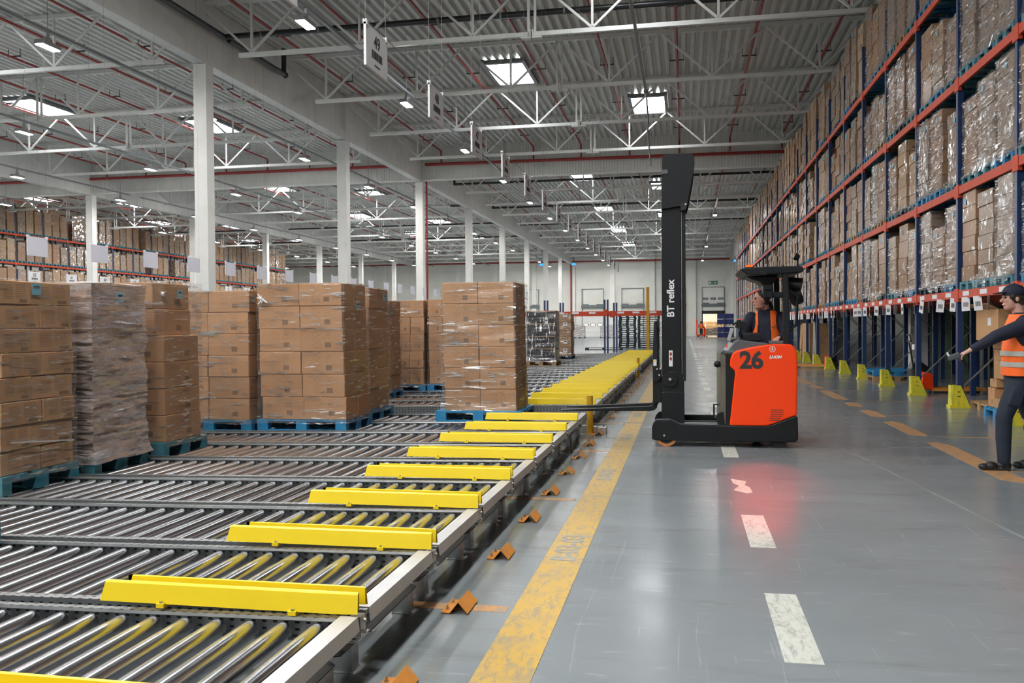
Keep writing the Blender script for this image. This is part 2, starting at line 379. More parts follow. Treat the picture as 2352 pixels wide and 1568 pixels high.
# far wall with dock openings
doors = [(-23.1, -20.1), (-14.05, -11.0), (-8.55, -5.5), (-2.95, .1), (2.3, 5.3)]
wf = structroot('wall_far', (0, Y1, 0))
cuts = [2.3, 5.3]
mb = MB().box(XL-.4, 2.3, 0, .35, 0, ZC+.3).box(5.3, XR+.4, 0, .35, 0, ZC+.3).box(2.3, 5.3, 0, .35, 3.45, ZC+.3)
obj('wall_core', mb, M['wallp'], wf)
pan = {}
for q in range(-11, 2):
    x = 1.2+5.5*q
    for z0, z1 in ((0, 2.35), (2.35, 4.7), (4.7, 7.05), (7.05, 9.4), (9.4, 11.9)):
        if q == 0 and z0 < 3.5: continue
        k = round(z1-z0, 2)
        if k not in pan: pan[k] = MB().box(.02, 5.48, -.05, 0, .015, z1-z0-.03).mesh('panel', M['wallp'])
        link('panel', pan[k], wf, (x, 0, z0))
    if 'p' not in pan: pan['p'] = MB().box(-.32, .32, -.32, 0, 0, ZC).mesh('pilaster', M['walls'])
    link('pilaster', pan['p'], wf, (x, 0, 0))
for i, (a, b) in enumerate(doors):
    dr = structroot('door_%d' % (i+1), (a, Y1-.08, 0), 'sectional dock door in far wall' if i < 4 else 'raised sectional dock door over bright opening')
    W = b-a
    opened = i == 4
    zb = 3.45 if opened else 0
    n = 5
    for j in range(n):
        zz = zb + j*.66; h = .64
        if zz > (6.6 if opened else 3.2): break
        o = obj('door_panel', MB().box(.08, W-.08, -.06, -.02, zz+.01, zz+h), M['door'], dr)
        if (j == 2 and not opened) or (j == 2 and opened):
            for q in range(3):
                cx = W*(q+.5)/3
                obj('window_frame', MB().box(cx-.36, cx+.36, -.085, -.055, zz+.17, zz+.47), M['dgrey'], dr)
                obj('pane', MB().box(cx-.28, cx+.28, -.095, -.08, zz+.22, zz+.42), M['glow'] if i == 1 else M['glass'], dr)
    for xx in (0, W-.08): obj('door_track', MB().box(xx, xx+.08, -.14, -.02, 0, 6.7), M['doorm'], dr)
    obj('door_header', MB().box(0, W, -.12, -.02, 6.62, 6.7), M['doorm'], dr)
    obj('spring_bar', MB().box(-.05, W+.1, -.30, -.02, 4.05, 4.42).box(.1, 1.0, -.36, -.2, 4.42, 4.55).box(W-1.0, W-.1, -.36, -.2, 4.42, 4.55), M['doorm'], dr)
    if opened:
        obj('opening_frame', MB().box(0, .12, -.16, .5, 0, 3.45).box(W-.12, W, -.16, .5, 0, 3.45).box(0, W, -.16, .5, 3.05, 3.45), M['darksteel'], dr)
# bright neighbouring hall seen through the open door
nh = structroot('wall_hall', (0, Y1+20, 0))
obj('hall_back', MB().box(-8, 16, 0, .2, 0, 6), M['wallp'], nh)
obj('hall_ceiling', MB().box(-8, 16, -19.4, 0, 5.8, 6), M['wallp'], nh)
obj('hall_side', MB().box(-8.2, -8, -19.4, 0, 0, 6).box(16, 16.2, -19.4, 0, 0, 6), M['wallp'], nh)
for yy in (-16, -11, -6):
    o = tag(obj('ceiling_light', MB().box(0, 7, yy-.6, yy+.6, 5.7, 5.78), M['glow'], None, (0, Y1+20, 0)), 'bright strip light in the hall beyond the open door, %s inward' % ORD[(yy+16)//5], 'lamp')
    o.data.materials[0] = bpy.data.materials.get('hall_strip') or mat_emit('hall_strip', (1, .9, .72), 26)
# corrugated roof deck
mb = MB(); prof = []
x = XL; P = .333
while x < XR:
    prof += [(x, ZC), (x+.13, ZC), (x+.17, ZC+.13), (x+.29, ZC+.13)]; x += P
prof += [(x, ZC)]
# rooflights are glowing panes under the unbroken deck, standing in for daylight
SK = []
for X, ys in ((-7.1, (-18, 0, 18, 36.3, 62.3, 79.7, 98.3, 116)), (-1.65, (-12, 6, 24, 42.8, 67.7, 85.5, 104)), (-30.0, (0, 18, 36.9, 61.9, 78.9, 96)), (-24.1, (6, 24, 42.2, 66.3, 85, 101.7)), (-51, (62.3, 79, 97)), (-45.8, (42.2, 67.2, 84.2, 100.2))):
    SK += [(X, y) for y in ys]
vs = [(px, Y0, pz) for px, pz in prof] + [(px, Y1, pz) for px, pz in prof]; n = len(prof)
ceil = structroot('ceiling', (0, 0, 0))
obj('deck', MB().add(vs, [(i, i+1, n+i+1, n+i) for i in range(n-1)]), M['deck'], ceil)
obj('roof_membrane', MB().box(XL-.4, XR+.4, Y0-.4, Y1+.4, ZC+.16, ZC+.4), M['dgrey'], ceil)
mk = MB().box(-.86, .86, -1.62, 1.62, ZC-.10, ZC-.02)
mfr = MB().box(-.90, -.76, -1.75, 1.75, ZC-.16, ZC).box(.76, .90, -1.75, 1.75, ZC-.16, ZC).box(-.76, .76, 1.5, 1.66, ZC-.16, ZC).box(-.76, .76, -1.66, -1.5, ZC-.16, ZC)
me_p = MB().box(-.75, -.26, -1.49, 1.49, ZC-.06, ZC-.04).mesh('pane', M['sky']); me_f = mfr.mesh('rooflight_frame', M['grey'])
for i, (x, y) in enumerate(sorted(SK, key=lambda q: q[1])):
    r = structroot('window_%d' % (i+1), (x, y, 0), 'daylit rooflight in the roof sheeting')
    link('rooflight_frame', me_f, r)
    for q in range(3): link('pane', me_p, r, (.503*q, 0, 0))
# columns and girders
cm = MB().box(-.225, .225, -.225, .225, 0, 10.1).mesh('column', M['concrete'])
ch = MB().box(-.225, .225, -.30, .30, 10.1, 12.1).mesh('column_head', M['concrete'])
gm = MB().prism([(-.16, 10.12), (.16, 10.12), (.16, 12.15), (-.16, 12.15)], 'x', 0, 1)
gseg = MB().box(-.15, .15, -5.99, 5.99, 10.25, 12.15).mesh('girder_web', M['concrete'])
gfl = MB().box(-.20, .20, -5.99, 5.99, 10.12, 10.25).mesh('girder_flange', M['concrete'])
for X in COLX:
    for k in range(-4, 9):
        Y = 26.4+12*k
        if Y > Y1-.5 or Y < Y0: continue
        if X in (-59.4, 28.4) and k < 0: continue
        if not (X == 6.4 and k < -1):
            c = structroot('column', (X, Y, 0)); link('column_shaft', cm, c)
    for k in range(-4, 8):
        Y = 32.4+12*k
        g = structroot('girder', (X, Y, 0)); link('girder_web', gseg, g); link('girder_flange', gfl, g)
# trusses: six bottom nodes per 22 m span
NW = 22/6
def truss_parts():
    A = MB().box(-10.98, 10.98, -.07, .07, 12.02, 12.16).mesh('top_chord', M['white'])
    B1 = MB().box(-9.6, -.02, -.065, .065, 10.27, 10.40).box(-.32, -.02, -.11, .11, 10.20, 10.25).box(-.05, -.02, -.13, .13, 10.18, 10.46).mesh('bottom_chord', M['white'])
    B2 = MB().box(.02, 9.6, -.065, .065, 10.27, 10.40).box(.02, .32, -.11, .11, 10.20, 10.25).box(.02, .05, -.13, .13, 10.18, 10.46).mesh('bottom_chord', M['white'])
    V = MB().box(-.035, .035, -.035, .035, 10.41, 12.02).mesh('post', M['white'])
    D1 = MB().bar((0, 0, 10.41), (NW/2-.05, 0, 12.02), .07, .07).mesh('diagonal', M['white'])
    D2 = MB().bar((0, 0, 10.41), (-NW/2+.05, 0, 12.02), .07, .07).mesh('diagonal', M['white'])
    J = MB()
    J.box(-10.98, 10.98, -.07, .07, 12.02, 12.16)
    W = MB()
    for i in range(6):
        x = -11+NW*(i+.5); W.box(x-.035, x+.035, -.035, .035, 10.41, 12.02)
        W.bar((x, 0, 10.41), (x+NW/2, 0, 12.02), .07); W.bar((x, 0, 10.41), (x-NW/2, 0, 12.02), .07)
    for s in (-.1, .1): W.box(s-.03, s+.03, -.03, .03, 10.41, 12.02)
    Wm = W.mesh('web', M['white'])
    return A, B1, B2, V, D1, D2, Wm
A_, B1_, B2_, V_, D1_, D2_, W_ = truss_parts()
for bi, xc in enumerate((-4.5, -26.4, -48.4, 17.4)):
    for k in range(-8, 16):
        Y = 26.4+6*k
        if Y < Y0+1 or Y > Y1-1 or abs(Y-50.4) < .1: continue
        r = structroot('roof_truss', (xc, Y, 0))
        link('top_chord', A_, r); link('bottom_chord', B1_, r); link('bottom_chord', B2_, r)
        if (bi in (0, 1)) and 26 < Y < 58 or (bi == 2 and 26 < Y < 46):
            for i in range(6):
                x = -11+NW*(i+.5)
                link('post', V_, r, (x, 0, 0)); link('diagonal', D1_, r, (x, 0, 0)); link('diagonal', D2_, r, (x, 0, 0))
            for s in (-.1, .1): link('post', V_, r, (s, 0, 0))
        else: link('web', W_, r)
# knee braces at the left columns (slim tubes from column heads)
# fire curtain wall across the bays
cw = structroot('wall_middle', (0, 50.4, 0), 'ribbed steel smoke curtain hanging across the hall under the roof')
cprof = []; x = XL
while x < XR: cprof += [(x, 0), (x+.085, 0), (x+.095, -.018), (x+.135, -.018), (x+.145, 0)]; x += .16
vs = [(a, b, 10.25) for a, b in cprof]+[(a, b, 12.2) for a, b in cprof]; n = len(cprof)
obj('curtain_sheet', MB().add(vs, [(i, i+1, n+i+1, n+i) for i in range(n-1)]).box(XL, XR, .03, .07, 10.25, 12.2), M['deck'], cw)
obj('curtain_edge', MB().box(XL, XR, -.09, .09, 10.17, 10.27), M['white'], cw)
# sprinkler pipes
def pipe(name, pts, r, mat, label, cat, n=8, group=None):
    b = MB().tube(pts, r, n)
    if name == 'rainwater_pipe':
        for q in range(1, 6): xx = pts[-2][0]+(pts[-1][0]-pts[-2][0])*q/6; b.cyl((xx, pts[-1][1], pts[-1][2]), (xx, pts[-1][1], 12.19), .01, 4)
    return tag(obj(name, b, mat, smooth=True), label, cat, group)
pipe('main_pipe', [(-15.0, 50.15, 11.1), (6.1, 50.15, 10.95)], .09, M['red'], 'thick red sprinkler main along the smoke curtain of the forklift bay', 'pipe')
pipe('main_pipe', [(-58, 50.15, 11.15), (-15.9, 50.15, 11.1)], .09, M['red'], 'thick red sprinkler main along the smoke curtain left of the column row', 'pipe')
pipe('main_pipe', [(-58, Y1-.6, 10.6), (6, Y1-.6, 10.4)], .1, M['red'], 'red sprinkler main crossing the top of the far wall', 'pipe')
pipe('downpipe', [(-15.15, 50.9, 0.02), (-15.15, 50.9, 10.9)], .06, M['red'], 'red sprinkler downpipe beside the third column of the row', 'pipe')
pipe('downpipe', [(-15.5, Y1-.5, .02), (-15.5, Y1-.5, 10.6)], .11, M['red'], 'red sprinkler downpipe against the far wall left of the dock doors', 'pipe')
hang = MB().box(-.28, .28, -.03, .03, .05, .09).box(-.26, -.24, -.01, .01, .05, .35).box(.24, .26, -.01, .01, .05, .35)
hm = hang.mesh('pipe_hanger', M['dgrey'])
ci = 0
for bi, x0 in enumerate((-15.4, -37.4, -59.4)):
    for j in range(8):
        x = x0+1.4+2.75*j
        for seg, (a, b) in enumerate(((Y0+1, 49.9), (51, Y1-1))):
            r = tag(link('sprinkler_pipe', None, None, (x, 0, 11.86)), 'thin red sprinkler pipe, %s of eight in the %s bay, %s the curtain' % (ORD[j], ('forklift', 'middle', 'outermost')[bi], ('before', 'behind')[seg]), 'pipe', None)
            obj('pipe_run', MB().cyl((0, a, 0), (0, b, 0), .05, 6), M['red'], r, smooth=True)
            if seg == 0:
                obj('drop_pipe', MB().cyl((0, 49.9, 0), (0, 50.1, -.05), .05, 6).cyl((0, 50.1, 0), (0, 50.1, -.75), .05, 6), M['red'], r, smooth=True)
            ys = [29.4+6*q for q in range(4)] if seg == 0 else []
            for y in ys: link('pipe_hanger', hm, r, (0, y, 0))
# black rainwater pipes
t = thing('rainwater_pipe', 'thick black insulated pipe running beside the girder and turning across the forklift bay', 'pipe')
obj('pipe_run', MB().tube([(-14.9, 2, 11.15), (-14.9, 26.9, 11.15), (5.9, 26.9, 11.15)], .095, 10), M['blackp'], t, smooth=True)
obj('branch_pipe', MB().tube([(-14.9, 27.2, 11.15), (-14.9, 31.3, 11.15), (-14.9, 31.3, 12.1)], .095, 10).ball((-14.9, 31.42, 11.15), .12, 6, 10), M['blackp'], t, smooth=True)
for i in range(10): obj('pipe_clip', MB().cyl((-13.6+2*i, 26.9, 11.15), (-13.54+2*i, 26.9, 11.15), .11, 10), M['grey'], t)
for kk, yy in enumerate((56.9, 68.9, 80.9, 92.9)):
    pipe('rainwater_pipe', [(-15.0, yy, 11.4), (-15.0, yy, 11.0), (5.9, yy, 11.0)], .08, M['blackp'], 'black rainwater pipe crossing under the roof, %s one behind the smoke curtain' % ORD[kk], 'pipe')
    pipe('rainwater_pipe', [(-58, yy-2, 11.0), (-15.9, yy-2, 11.0)], .08, M['blackp'], 'black rainwater pipe crossing the bays left of the column row, %s behind the curtain' % ORD[kk], 'pipe')
# lamps on conduits
def lamp_mesh():
    b = MB().cyl((0, 0, .4), (0, 0, 2.7), .008, 4).box(-.14, .14, -.38, .38, .02, .12).box(-.05, .05, -.08, .08, .12, .3).cyl((0, 0, .3), (0, 0, .45), .05, 8)
    for q in range(4): b.box(-.13, .13, -.36+.18*q, -.22+.18*q, .12, .15)
    return b.mesh('lamp_housing', M['lampbody']), MB().box(-.115, .115, -.355, .355, .0, .02).mesh('led_panel', M['lamp'])
lh, lp = lamp_mesh()
rows = {-9.8: (21.9, 2, 12, 'forklift bay'), -17.7: (22.1, -1, 12, 'middle bay nearest the column row'), -26.3: (31.4, -1, 10, 'middle bay centre'), -34.3: (31.8, -1, 10, 'middle bay far side'), -42.5: (31.8, 0, 10, 'outermost bay near side'), -52: (31.8, 0, 10, 'outermost bay far side')}
for x, (y0, a, nn, nm) in rows.items():
    obj_ = thing('conduit', 'grey cable tray carrying the lamps of the %s' % nm, 'conduit', (x, 0, 0))
    obj('tray', MB().box(-.045, .045, 0, 49.9, 9.95, 10.03).box(-.045, .045, 51, Y1-4, 9.95, 10.03), M['grey'], obj_)
    ys = [y0+8.6*k for k in range(-5 if x == -9.8 else (-2), nn)]
    vis = [y for y in ys if y > 20]
    for y in ys:
        if y > Y1-3: continue
        lb = ('lit white lamp hanging in the %s, %s along its row' % (nm, ORD[vis.index(y)])) if y in vis else 'lit white lamp behind the camera over the %s, %s back' % (nm, ORD[max(0, int((20-y)/8.6))])
        r = tag(link('high_bay_lamp', None, None, (x, y, 9.5)), lb, 'lamp', 'high bay lamps' if y in vis else 'lamps behind the camera, %s' % nm)
        link('lamp_housing', lh, r); link('led_panel', lp, r)
for bx, y in ((-1.6, -20), (-1.6, -12), (-1.6, -4), (-1.6, 4), (-5.7, -16), (-5.7, -7.5), (-5.7, 1), (-5.7, 9.5)):  # fill lamps added to brighten surfaces that face the camera
    r = tag(link('high_bay_lamp', None, None, (bx, y, 9.5)), 'added fill lamp above the camera, %s in the %s row' % (ORD[int((y+20)/8)], 'aisle' if bx > -3 else 'lane'), 'lamp')
    link('lamp_housing', lh, r); link('led_panel', lp, r)
for y in (66, 92, 112):  # lamps added over the aisle for extra light
    r = tag(link('high_bay_lamp', None, None, (2.2, y, 9.5)), 'added lamp over the truck aisle, %s beyond the forklift' % ORD[(66, 92, 112).index(y)], 'lamp', 'high bay lamps')
    link('lamp_housing', lh, r); link('led_panel', lp, r)
t = thing('conduit', 'grey cable tray high over the truck aisle towards the far wall', 'conduit', (2.2, 0, 0))
obj('tray', MB().box(-.045, .045, 60, Y1-4, 9.95, 10.03), M['grey'], t)
t = thing('conduit', 'grey conduit running overhead above the truck aisle towards the mast', 'conduit', (-1.35, 0, 0))
obj('tray', MB().box(-.04, .04, 5, 32.5, 10.0, 10.07).cyl((0, 32.5, 10.03), (0, 32.9, 10.03), .09, 8), M['grey'], t)
obj('drop_cable', MB().tube([(0, 33, 10), (.03, 34, 9.2), (.0, 34, 8.9), (.1, 34.2, 7.6)], .03, 6), M['grey'], t)

# ------------------------------------------------------------------ floor markings
mk = structroot('trim_1', (0, 0, 0), 'worn yellow line painted along the aisle')
obj('yellow_line', MB().box(-.90, -.645, 1.5, 13.6, 0, .002).box(-.90, -.645, 13.7, 40, 0, .002), M['yline'], mk)
def text(name, s, size, parent, loc, rot, mat, ext=.001, cx='CENTER', spacing=1.0, shear=0, bold=0):
    c = bpy.data.curves.new(name, 'FONT'); c.body = s; c.size = size; c.extrude = ext; c.align_x = cx; c.align_y = 'CENTER'; c.space_character = spacing; c.shear = shear
    c.offset = bold; c.resolution_u = 3
    tmp = bpy.data.objects.new('tmp', c); COL.objects.link(tmp)
    dg = bpy.context.evaluated_depsgraph_get(); me = bpy.data.meshes.new_from_object(tmp.evaluated_get(dg))
    bpy.data.objects.remove(tmp); me.materials.clear(); me.materials.append(mat)
    return link(name, me, parent, loc, rot=rot)
for y, s in ((5.9, 'B-03-03'), (8.9, 'B-04-03'), (11.9, 'B-05-03'), (14.9, 'B-06-03')):
    text('lettering', s, .22, mk, (-.77, y, .003), (0, 0, PI/2), M['letter'], .0006, bold=.004)
mk = structroot('trim_2', (0, 0, 0), 'white dashed line down the middle of the aisle')
k = 0; y = 1.85
while y < 100:
    x = .515
    if abs(y-8.05) < .3:
        obj('dash', MB().prism([(x-.085, y+.15), (x+.03, y), (x+.075, y+.05), (x+.07, y+.30), (x+.03, y+.42), (x+.06, y+.62), (x-.08, y+.75), (x-.07, y+.5), (x-.02, y+.38)], 'z', 0, .002), M['wline'], mk)
    else: obj('dash', MB().box(x-.085, x+.085, y+.12, y+1.15, 0, .002), M['wline'], mk)
    y += 2.07
mk = structroot('trim_3', (0, 0, 0), 'short worn orange cross lines beside the roller lanes')
for k in range(9): obj('cross_line', MB().box(-1.55, -.93, 4.50+2.99*k, 4.60+2.99*k, 0, .0015), M['oline'], mk)
mk = structroot('trim_4', (0, 0, 0), 'worn orange line before the rack')
y = 6.2
for ln in (2.2, 3.0, 1.9, 1.3, 1.0, 2.6, 1.2, 2.4, 3, 2, 3, 4, 5, 6, 8):
    obj('line_piece', MB().prism([(2.96, y+.2), (3.13, y), (3.2, y+.1), (3.21, y+ln-.3), (3.12, y+ln), (2.98, y+ln-.1)], 'z', 0, .002), M['oline'], mk); y += ln+.55
for k in range(16): obj('cross_line', MB().box(3.22, 4.68, 9.62+2.83*k/1.0, 9.67+2.83*k, 0, .0012), M['oline'], mk)
text('lettering', 'C-03', .2, mk, (3.09, 7.9, .003), (0, 0, -PI/2), M['letter'], .0006, bold=.003)
struct('trim_5', MB().prism([(1.78, 12), (1.80, 12), (2.78, 2.2), (2.74, 2.2)], 'z', 0, .001).prism([(1.35, 22), (1.37, 22), (1.80, 12), (1.78, 12)], 'z', 0, .001), mat_worn('scuffed_pale_track', (.24, .26, .26), (.20, .215, .22), .45, 3), label='pale scuff track on the aisle floor')

# ------------------------------------------------------------------ roller lanes
XE = -1.33; TILT = -.016; PIT = 1.085; D0 = 3.49
def dk(k): return D0+PIT*k
def lane_meshes(pit, length):
    r0 = pit/2-.075
    roller = MB().cyl((0, .06+.035, .243), (0, pit-.06-.035, .243), .040, 14).cyl((0, .07, .243), (0, .095, .243), .014, 6).cyl((0, pit-.095, .243), (0, pit-.07, .243), .014, 6)
    return dict(
        roller=roller.mesh('roller', M['roller'], True),
        railA=MB().sheet([(.085, .205), (.045, .205), (.045, .298), (.085, .298), (.085, .288)], 'x', -length, 0, .004).mesh('rail', M['perf']),
        railB=MB().sheet([(pit-.085, .288), (pit-.085, .298), (pit-.045, .298), (pit-.045, .205), (pit-.085, .205)], 'x', -length, 0, .004).mesh('rail', M['perf']),
        end=MB().sheet([(-.072, .302), (.0, .300), (.006, .245)], 'y', .07, pit-.065, .005).mesh('end_plate', M['plate']),
        kick=MB().prism([(.05, 0), (pit+.05, 0), (pit-.02, -.0), (.0, 0)], 'z', 0, .001).mesh('x', M['darksteel']),
        angle=MB().prism([(-.19, .30), (-.045, .20), (-.045, pit-.20), (-.19, pit-.06)], 'z', .150, .156).prism([(-.19, -.16), (-.06, -.10), (-.06, .12), (-.19, .04)], 'z', .150, .156).mesh('black_angle', M['rubber']),
        leg=MB().box(-.045, .045, -.04, .04, 0, .15).box(-.045, .045, -.055, .055, 0, .008).box(-.035, .035, -.03, .03, .15, .206).mesh('leg', M['steel']),
        brk=MB().box(-.05, .0, -.03, .03, .205, .292).box(-.06, .0, -.045, .045, .20, .206).mesh('joint_bracket', M['steel']),
        beam=MB().box(-.03, .03, .05, pit-.05, .165, .20).mesh('cross_beam', M['perf']))
def bolts(pts, r=.008, ax='x', ln=.012):
    b = MB()
    for p in pts:
        q = Vector(p); e = {'x': Vector((ln, 0, 0)), 'y': Vector((0, -ln, 0)), 'z': Vector((0, 0, ln))}[ax]
        b.cyl(q, q+e, r, 6)
    return b
LM = lane_meshes(PIT, 8.4)
bm_ = bolts([(0, .0, .225), (0, 0, .272)], .009).mesh('bolt', M['bolt'])
LB = [0]
def lane(k, y, LMx, pit, label, rollers, length, detail=True, group=None):
    r = thing('roller_lane', label, 'roller conveyor', (XE, y, 0), group=group, rot=(0, TILT, 0))
    link('rail', LMx['railA'], r); link('rail', LMx['railB'], r); link('end_plate', LMx['end'], r); link('black_angle', LMx['angle'], r)
    b = link('joint_bracket', LMx['brk'], r); link('bolt', bm_, b, (.002, 0, 0))
    for yy in (.14, pit-.14): link('leg', LMx['leg'], r, (-.14, yy, 0))
    if detail:
        for q in range(1, int(length/1.5)):
            for yy in (.14, pit-.14): link('leg', LMx['leg'], r, (-.14-1.5*q, yy, 1.5*q*.016))
            link('cross_beam', LMx['beam'], r, (-.14-1.5*q, 0, 0))
        for q in range(rollers): link('roller', LMx['roller'], r, (-.165-.150*q, 0, 0))
    else:
        J = MB()
        for q in range(rollers): J.cyl((-.165-.150*q, .095, .243), (-.165-.150*q, pit-.095, .243), .040, 8)
        for q in range(1, int(length/2)):
            for yy in (.14, pit-.14): J.box(-.14-2*q-.04, -.14-2*q+.04, yy-.04, yy+.04, 0.03*q, .206)
        o = obj('rollers', J, M['roller'], r, smooth=True); o['kind'] = 'stuff'
    return r
for k in range(-2, 8):
    lane(k, dk(k), LM, PIT, 'grey roller lane with shiny tubes, %s lane from the camera side' % ORD[k+2], 54, 8.4)
def rail_guard(y, inner, label, x1=-1.336, x0=-2.525, mat=None, group=None):
    r = thing('guide_guard', label, 'guard rail', (0, y, 0), group=group)
    m = M['yellow']
    # front sloping plate with folded lip, rear sloping plate, joined by two brackets
    pf = [(-.068, .312), (-.056, .392), (-.051, .398), (-.034, .398), (-.034, .325)]
    pr = [(.034, .325), (.034, .398), (.051, .398), (.056, .392), (.078, .318)]
    for nm, pp in (('front_plate', pf), ('rear_plate', pr)):
        me = MB(); n = len(pp)
        xs = [(x0, 1.0, 0), (x0+.07, 1.0, 0), (x1-.09, 1.0, 0), (x1, .72, .004)]
        rings = []
        for j, (xx, s, dz) in enumerate(xs):
            ring = []
            for (a, z) in pp:
                cx = (.034 if a > 0 else -.034); ring.append((xx if j else xx+((z-.318)*.25 if a < 0 else .065+(z-.318)*.3), cx+(a-cx)*s, z))
            for (a, z) in pp[::-1]:
                cx = (.034 if a > 0 else -.034); sgn = 1 if a > 0 else -1
                ring.append((xx if j else xx+((z-.318)*.25 if a < 0 else .065+(z-.318)*.3), (cx+(a-cx)*s)-sgn*.0035 if abs(a) > .035 else cx+sgn*.0035, z-.004 if z > .39 else z))
            rings.append(ring)
        me.loft(rings); obj(nm, me, m, r, fix=True)
    for xx in (x0+.30, x1-.28):
        obj('bracket', MB().box(xx-.018, xx+.018, -.085, .085, .300, .318).box(xx-.012, xx+.012, -.02, .02, .318, .35), M['yellow'], r)
    obj('bolt', MB().cyl((x0+.30, -.075, .318), (x0+.30, -.075, .326), .008, 6).cyl((x1-.28, -.075, .318), (x1-.28, -.075, .326), .008, 6), M['bolt'], r)
    return r
for k in range(-1, 8):
    rail_guard(dk(k), False, 'yellow folded guide guard between roller lanes, %s from the camera side' % ORD[k+1])
# orange floor stops bolted down before each lane
def stop(y, label, group=None):
    r = thing('floor_stop', label, 'floor stop', (-1.185, y, 0), group=group)
    obj('angle_plate', MB().sheet([(-.075, .004), (-.028, .004), (.018, .062), (.068, .006)], 'x' if False else 'y', -.11, .11, .005), M['orange'], r)
    b = MB()
    for yy in (-.06, .055): b.cyl((-.052, yy, .0), (-.052, yy, .016), .011, 6).cyl((-.052, yy, .016), (-.052, yy, .030), .006, 6)
    obj('bolt', b, M['bolt'], r)
    return r
ys = [3.43+1.085*k+.02 for k in range(-1, 9)]+[14.3+1.16*k for k in range(0, 22)]
for i, y in enumerate(ys): stop(y, 'small orange bent-plate floor stop, %s along the roller lanes' % ORD[i])
# second and third block of lanes
B2 = [13.72]+[14.42+1.16*k for k in range(11)]
P2 = 1.16
LM2 = lane_meshes(P2, 10.5)
for k in range(11):
    lane(k, 13.34+P2*k, LM2, P2, 'grey roller lane beyond the yellow bollard, %s of the second block' % ORD[k], 69, 10.5, False)
    rail_guard(14.5+P2*k, False, 'yellow guide guard beyond the first bollard, %s of the second block' % ORD[k])
rail_guard(13.34, False, 'dull yellow guide guard on the front edge of the second lane block')
for k in range(11):
    lane(k, 27.3+P2*k, LM2, P2, 'grey roller lane of the far third block, %s lane' % ORD[k], 69, 10.5, False)
    rail_guard(28.5+P2*k, False, 'small far yellow guide guard, %s of the third block' % ORD[k])
rail_guard(27.3, False, 'yellow guide guard on the front edge of the third lane block')
for nm, y in (('second', 13.25), ('third', 27.2)):
    t = thing('edge_beam', 'long perforated steel beam closing the front of the %s lane block' % nm, 'beam', (XE, y, 0), rot=(0, TILT, 0))
    obj('web', MB().sheet([(0, .31), (-.03, .31), (-.03, .17), (0, .17)], 'x', -10.5, 0, .005), M['perf'], t)
    obj('foot', MB().box(-.3, -.2, -.04, .04, 0, .17).box(-3.3, -3.2, -.04, .04, .05, .17), M['steel'], t)
def bollard(x, y, h, label, r=.035):
    t = thing('bollard', label, 'bollard', (x, y, 0))
    obj('post', MB().cyl((0, 0, 0), (0, 0, h), r, 20).cyl((0, 0, h), (0, 0, h+.006), r*.9, 20), M['dyellow'], t, smooth=True)
    obj('base_plate', MB().cyl((0, 0, 0), (0, 0, .012), r*1.7, 20), M['dyellow'], t, smooth=True)
    obj('galvanised_shoe', MB().box(-.15, -.04, .04, .16, 0, .10).box(.03, .09, .04, .10, 0, .09), M['steel'], t, bevel=.004)
bollard(-1.31, 11.75+.55, .52, 'short yellow steel bollard between first and second lane block', .045)
bollard(-1.36, 26.2, .55, 'short yellow bollard between second and third lane block', .045)
t = thing('pole', 'tall thin yellow pole at the far end of the roller lanes', 'pole', (-1.70, 42, 0)); obj('tube', MB().box(-.07, .07, -.07, .07, 0, 3.3), M['dyellow'], t); obj('cap', MB().box(-.075, .075, -.075, .075, 3.3, 3.32), M['dyellow'], t)
t = thing('floor_bracket', 'galvanised floor bracket with bolts beside the first bollard', 'bracket', (-1.14, 12.35, 0)); obj('plate', MB().box(-.06, .06, -.1, .1, 0, .09), M['steel'], t, bevel=.006); obj('bolt', MB().cyl((.02, -.05, .09), (.02, -.05, .12), .01, 6).cyl((.02, .05, .09), (.02, .05, .12), .01, 6), M['bolt'], t)

# ------------------------------------------------------------------ pallets and wrapped loads
def board(x0, x1, y0, y1, z0, z1):
    return MB().box(x0, x1, y0, y1, z0, z1)
def pallet_pieces(L=1.2, W=.8):
    """long side along x, width along y, origin at the bottom centre"""
    out = []
    for yc, wd in ((-W/2+.07, .14), (-.19*W/.8, .10), (0, .14), (.19*W/.8, .10), (W/2-.07, .14)): out.append(('deck_board', (-L/2, L/2, yc-wd/2, yc+wd/2, .122, .144)))
    for xc in (-L/2+.07, 0, L/2-.07): out.append(('stringer', (xc-.07, xc+.07, -W/2, W/2, .100, .122)))
    for xc in (-L/2+.07, 0, L/2-.07):
        for yc, wd in ((-W/2+.05, .10), (0, .14), (W/2-.05, .10)): out.append(('block', (xc-.07, xc+.07, yc-wd/2, yc+wd/2, .022, .100)))
    for yc, wd in ((-W/2+.05, .10), (0, .14), (W/2-.05, .10)): out.append(('bottom_board', (-L/2, L/2, yc-wd/2, yc+wd/2, 0, .022)))
    return out
_pc = {}
def pallet(parent, mat, L=1.2, W=.8, loc=(0, 0, 0), split=True, name='pallet', rz=0):
    root = link(name, None, parent, loc, rz) if split else None
    key = (L, W, mat.name)
    if split:
        for i, (n, b) in enumerate(pallet_pieces(L, W)):
            if (key, i) not in _pc: _pc[(key, i)] = board(*b).mesh(n, mat if not (n == 'block' and i % 4 == 1 and mat is M['pblue']) else M['pteal'])
            link(n, _pc[(key, i)], root)
        return root
    if key not in _pc:
        b = MB()
        for n, q in pallet_pieces(L, W): b.box(*q)
        _pc[key] = b.mesh('pallet', mat)
    return link(name, _pc[key], parent, loc, rz)
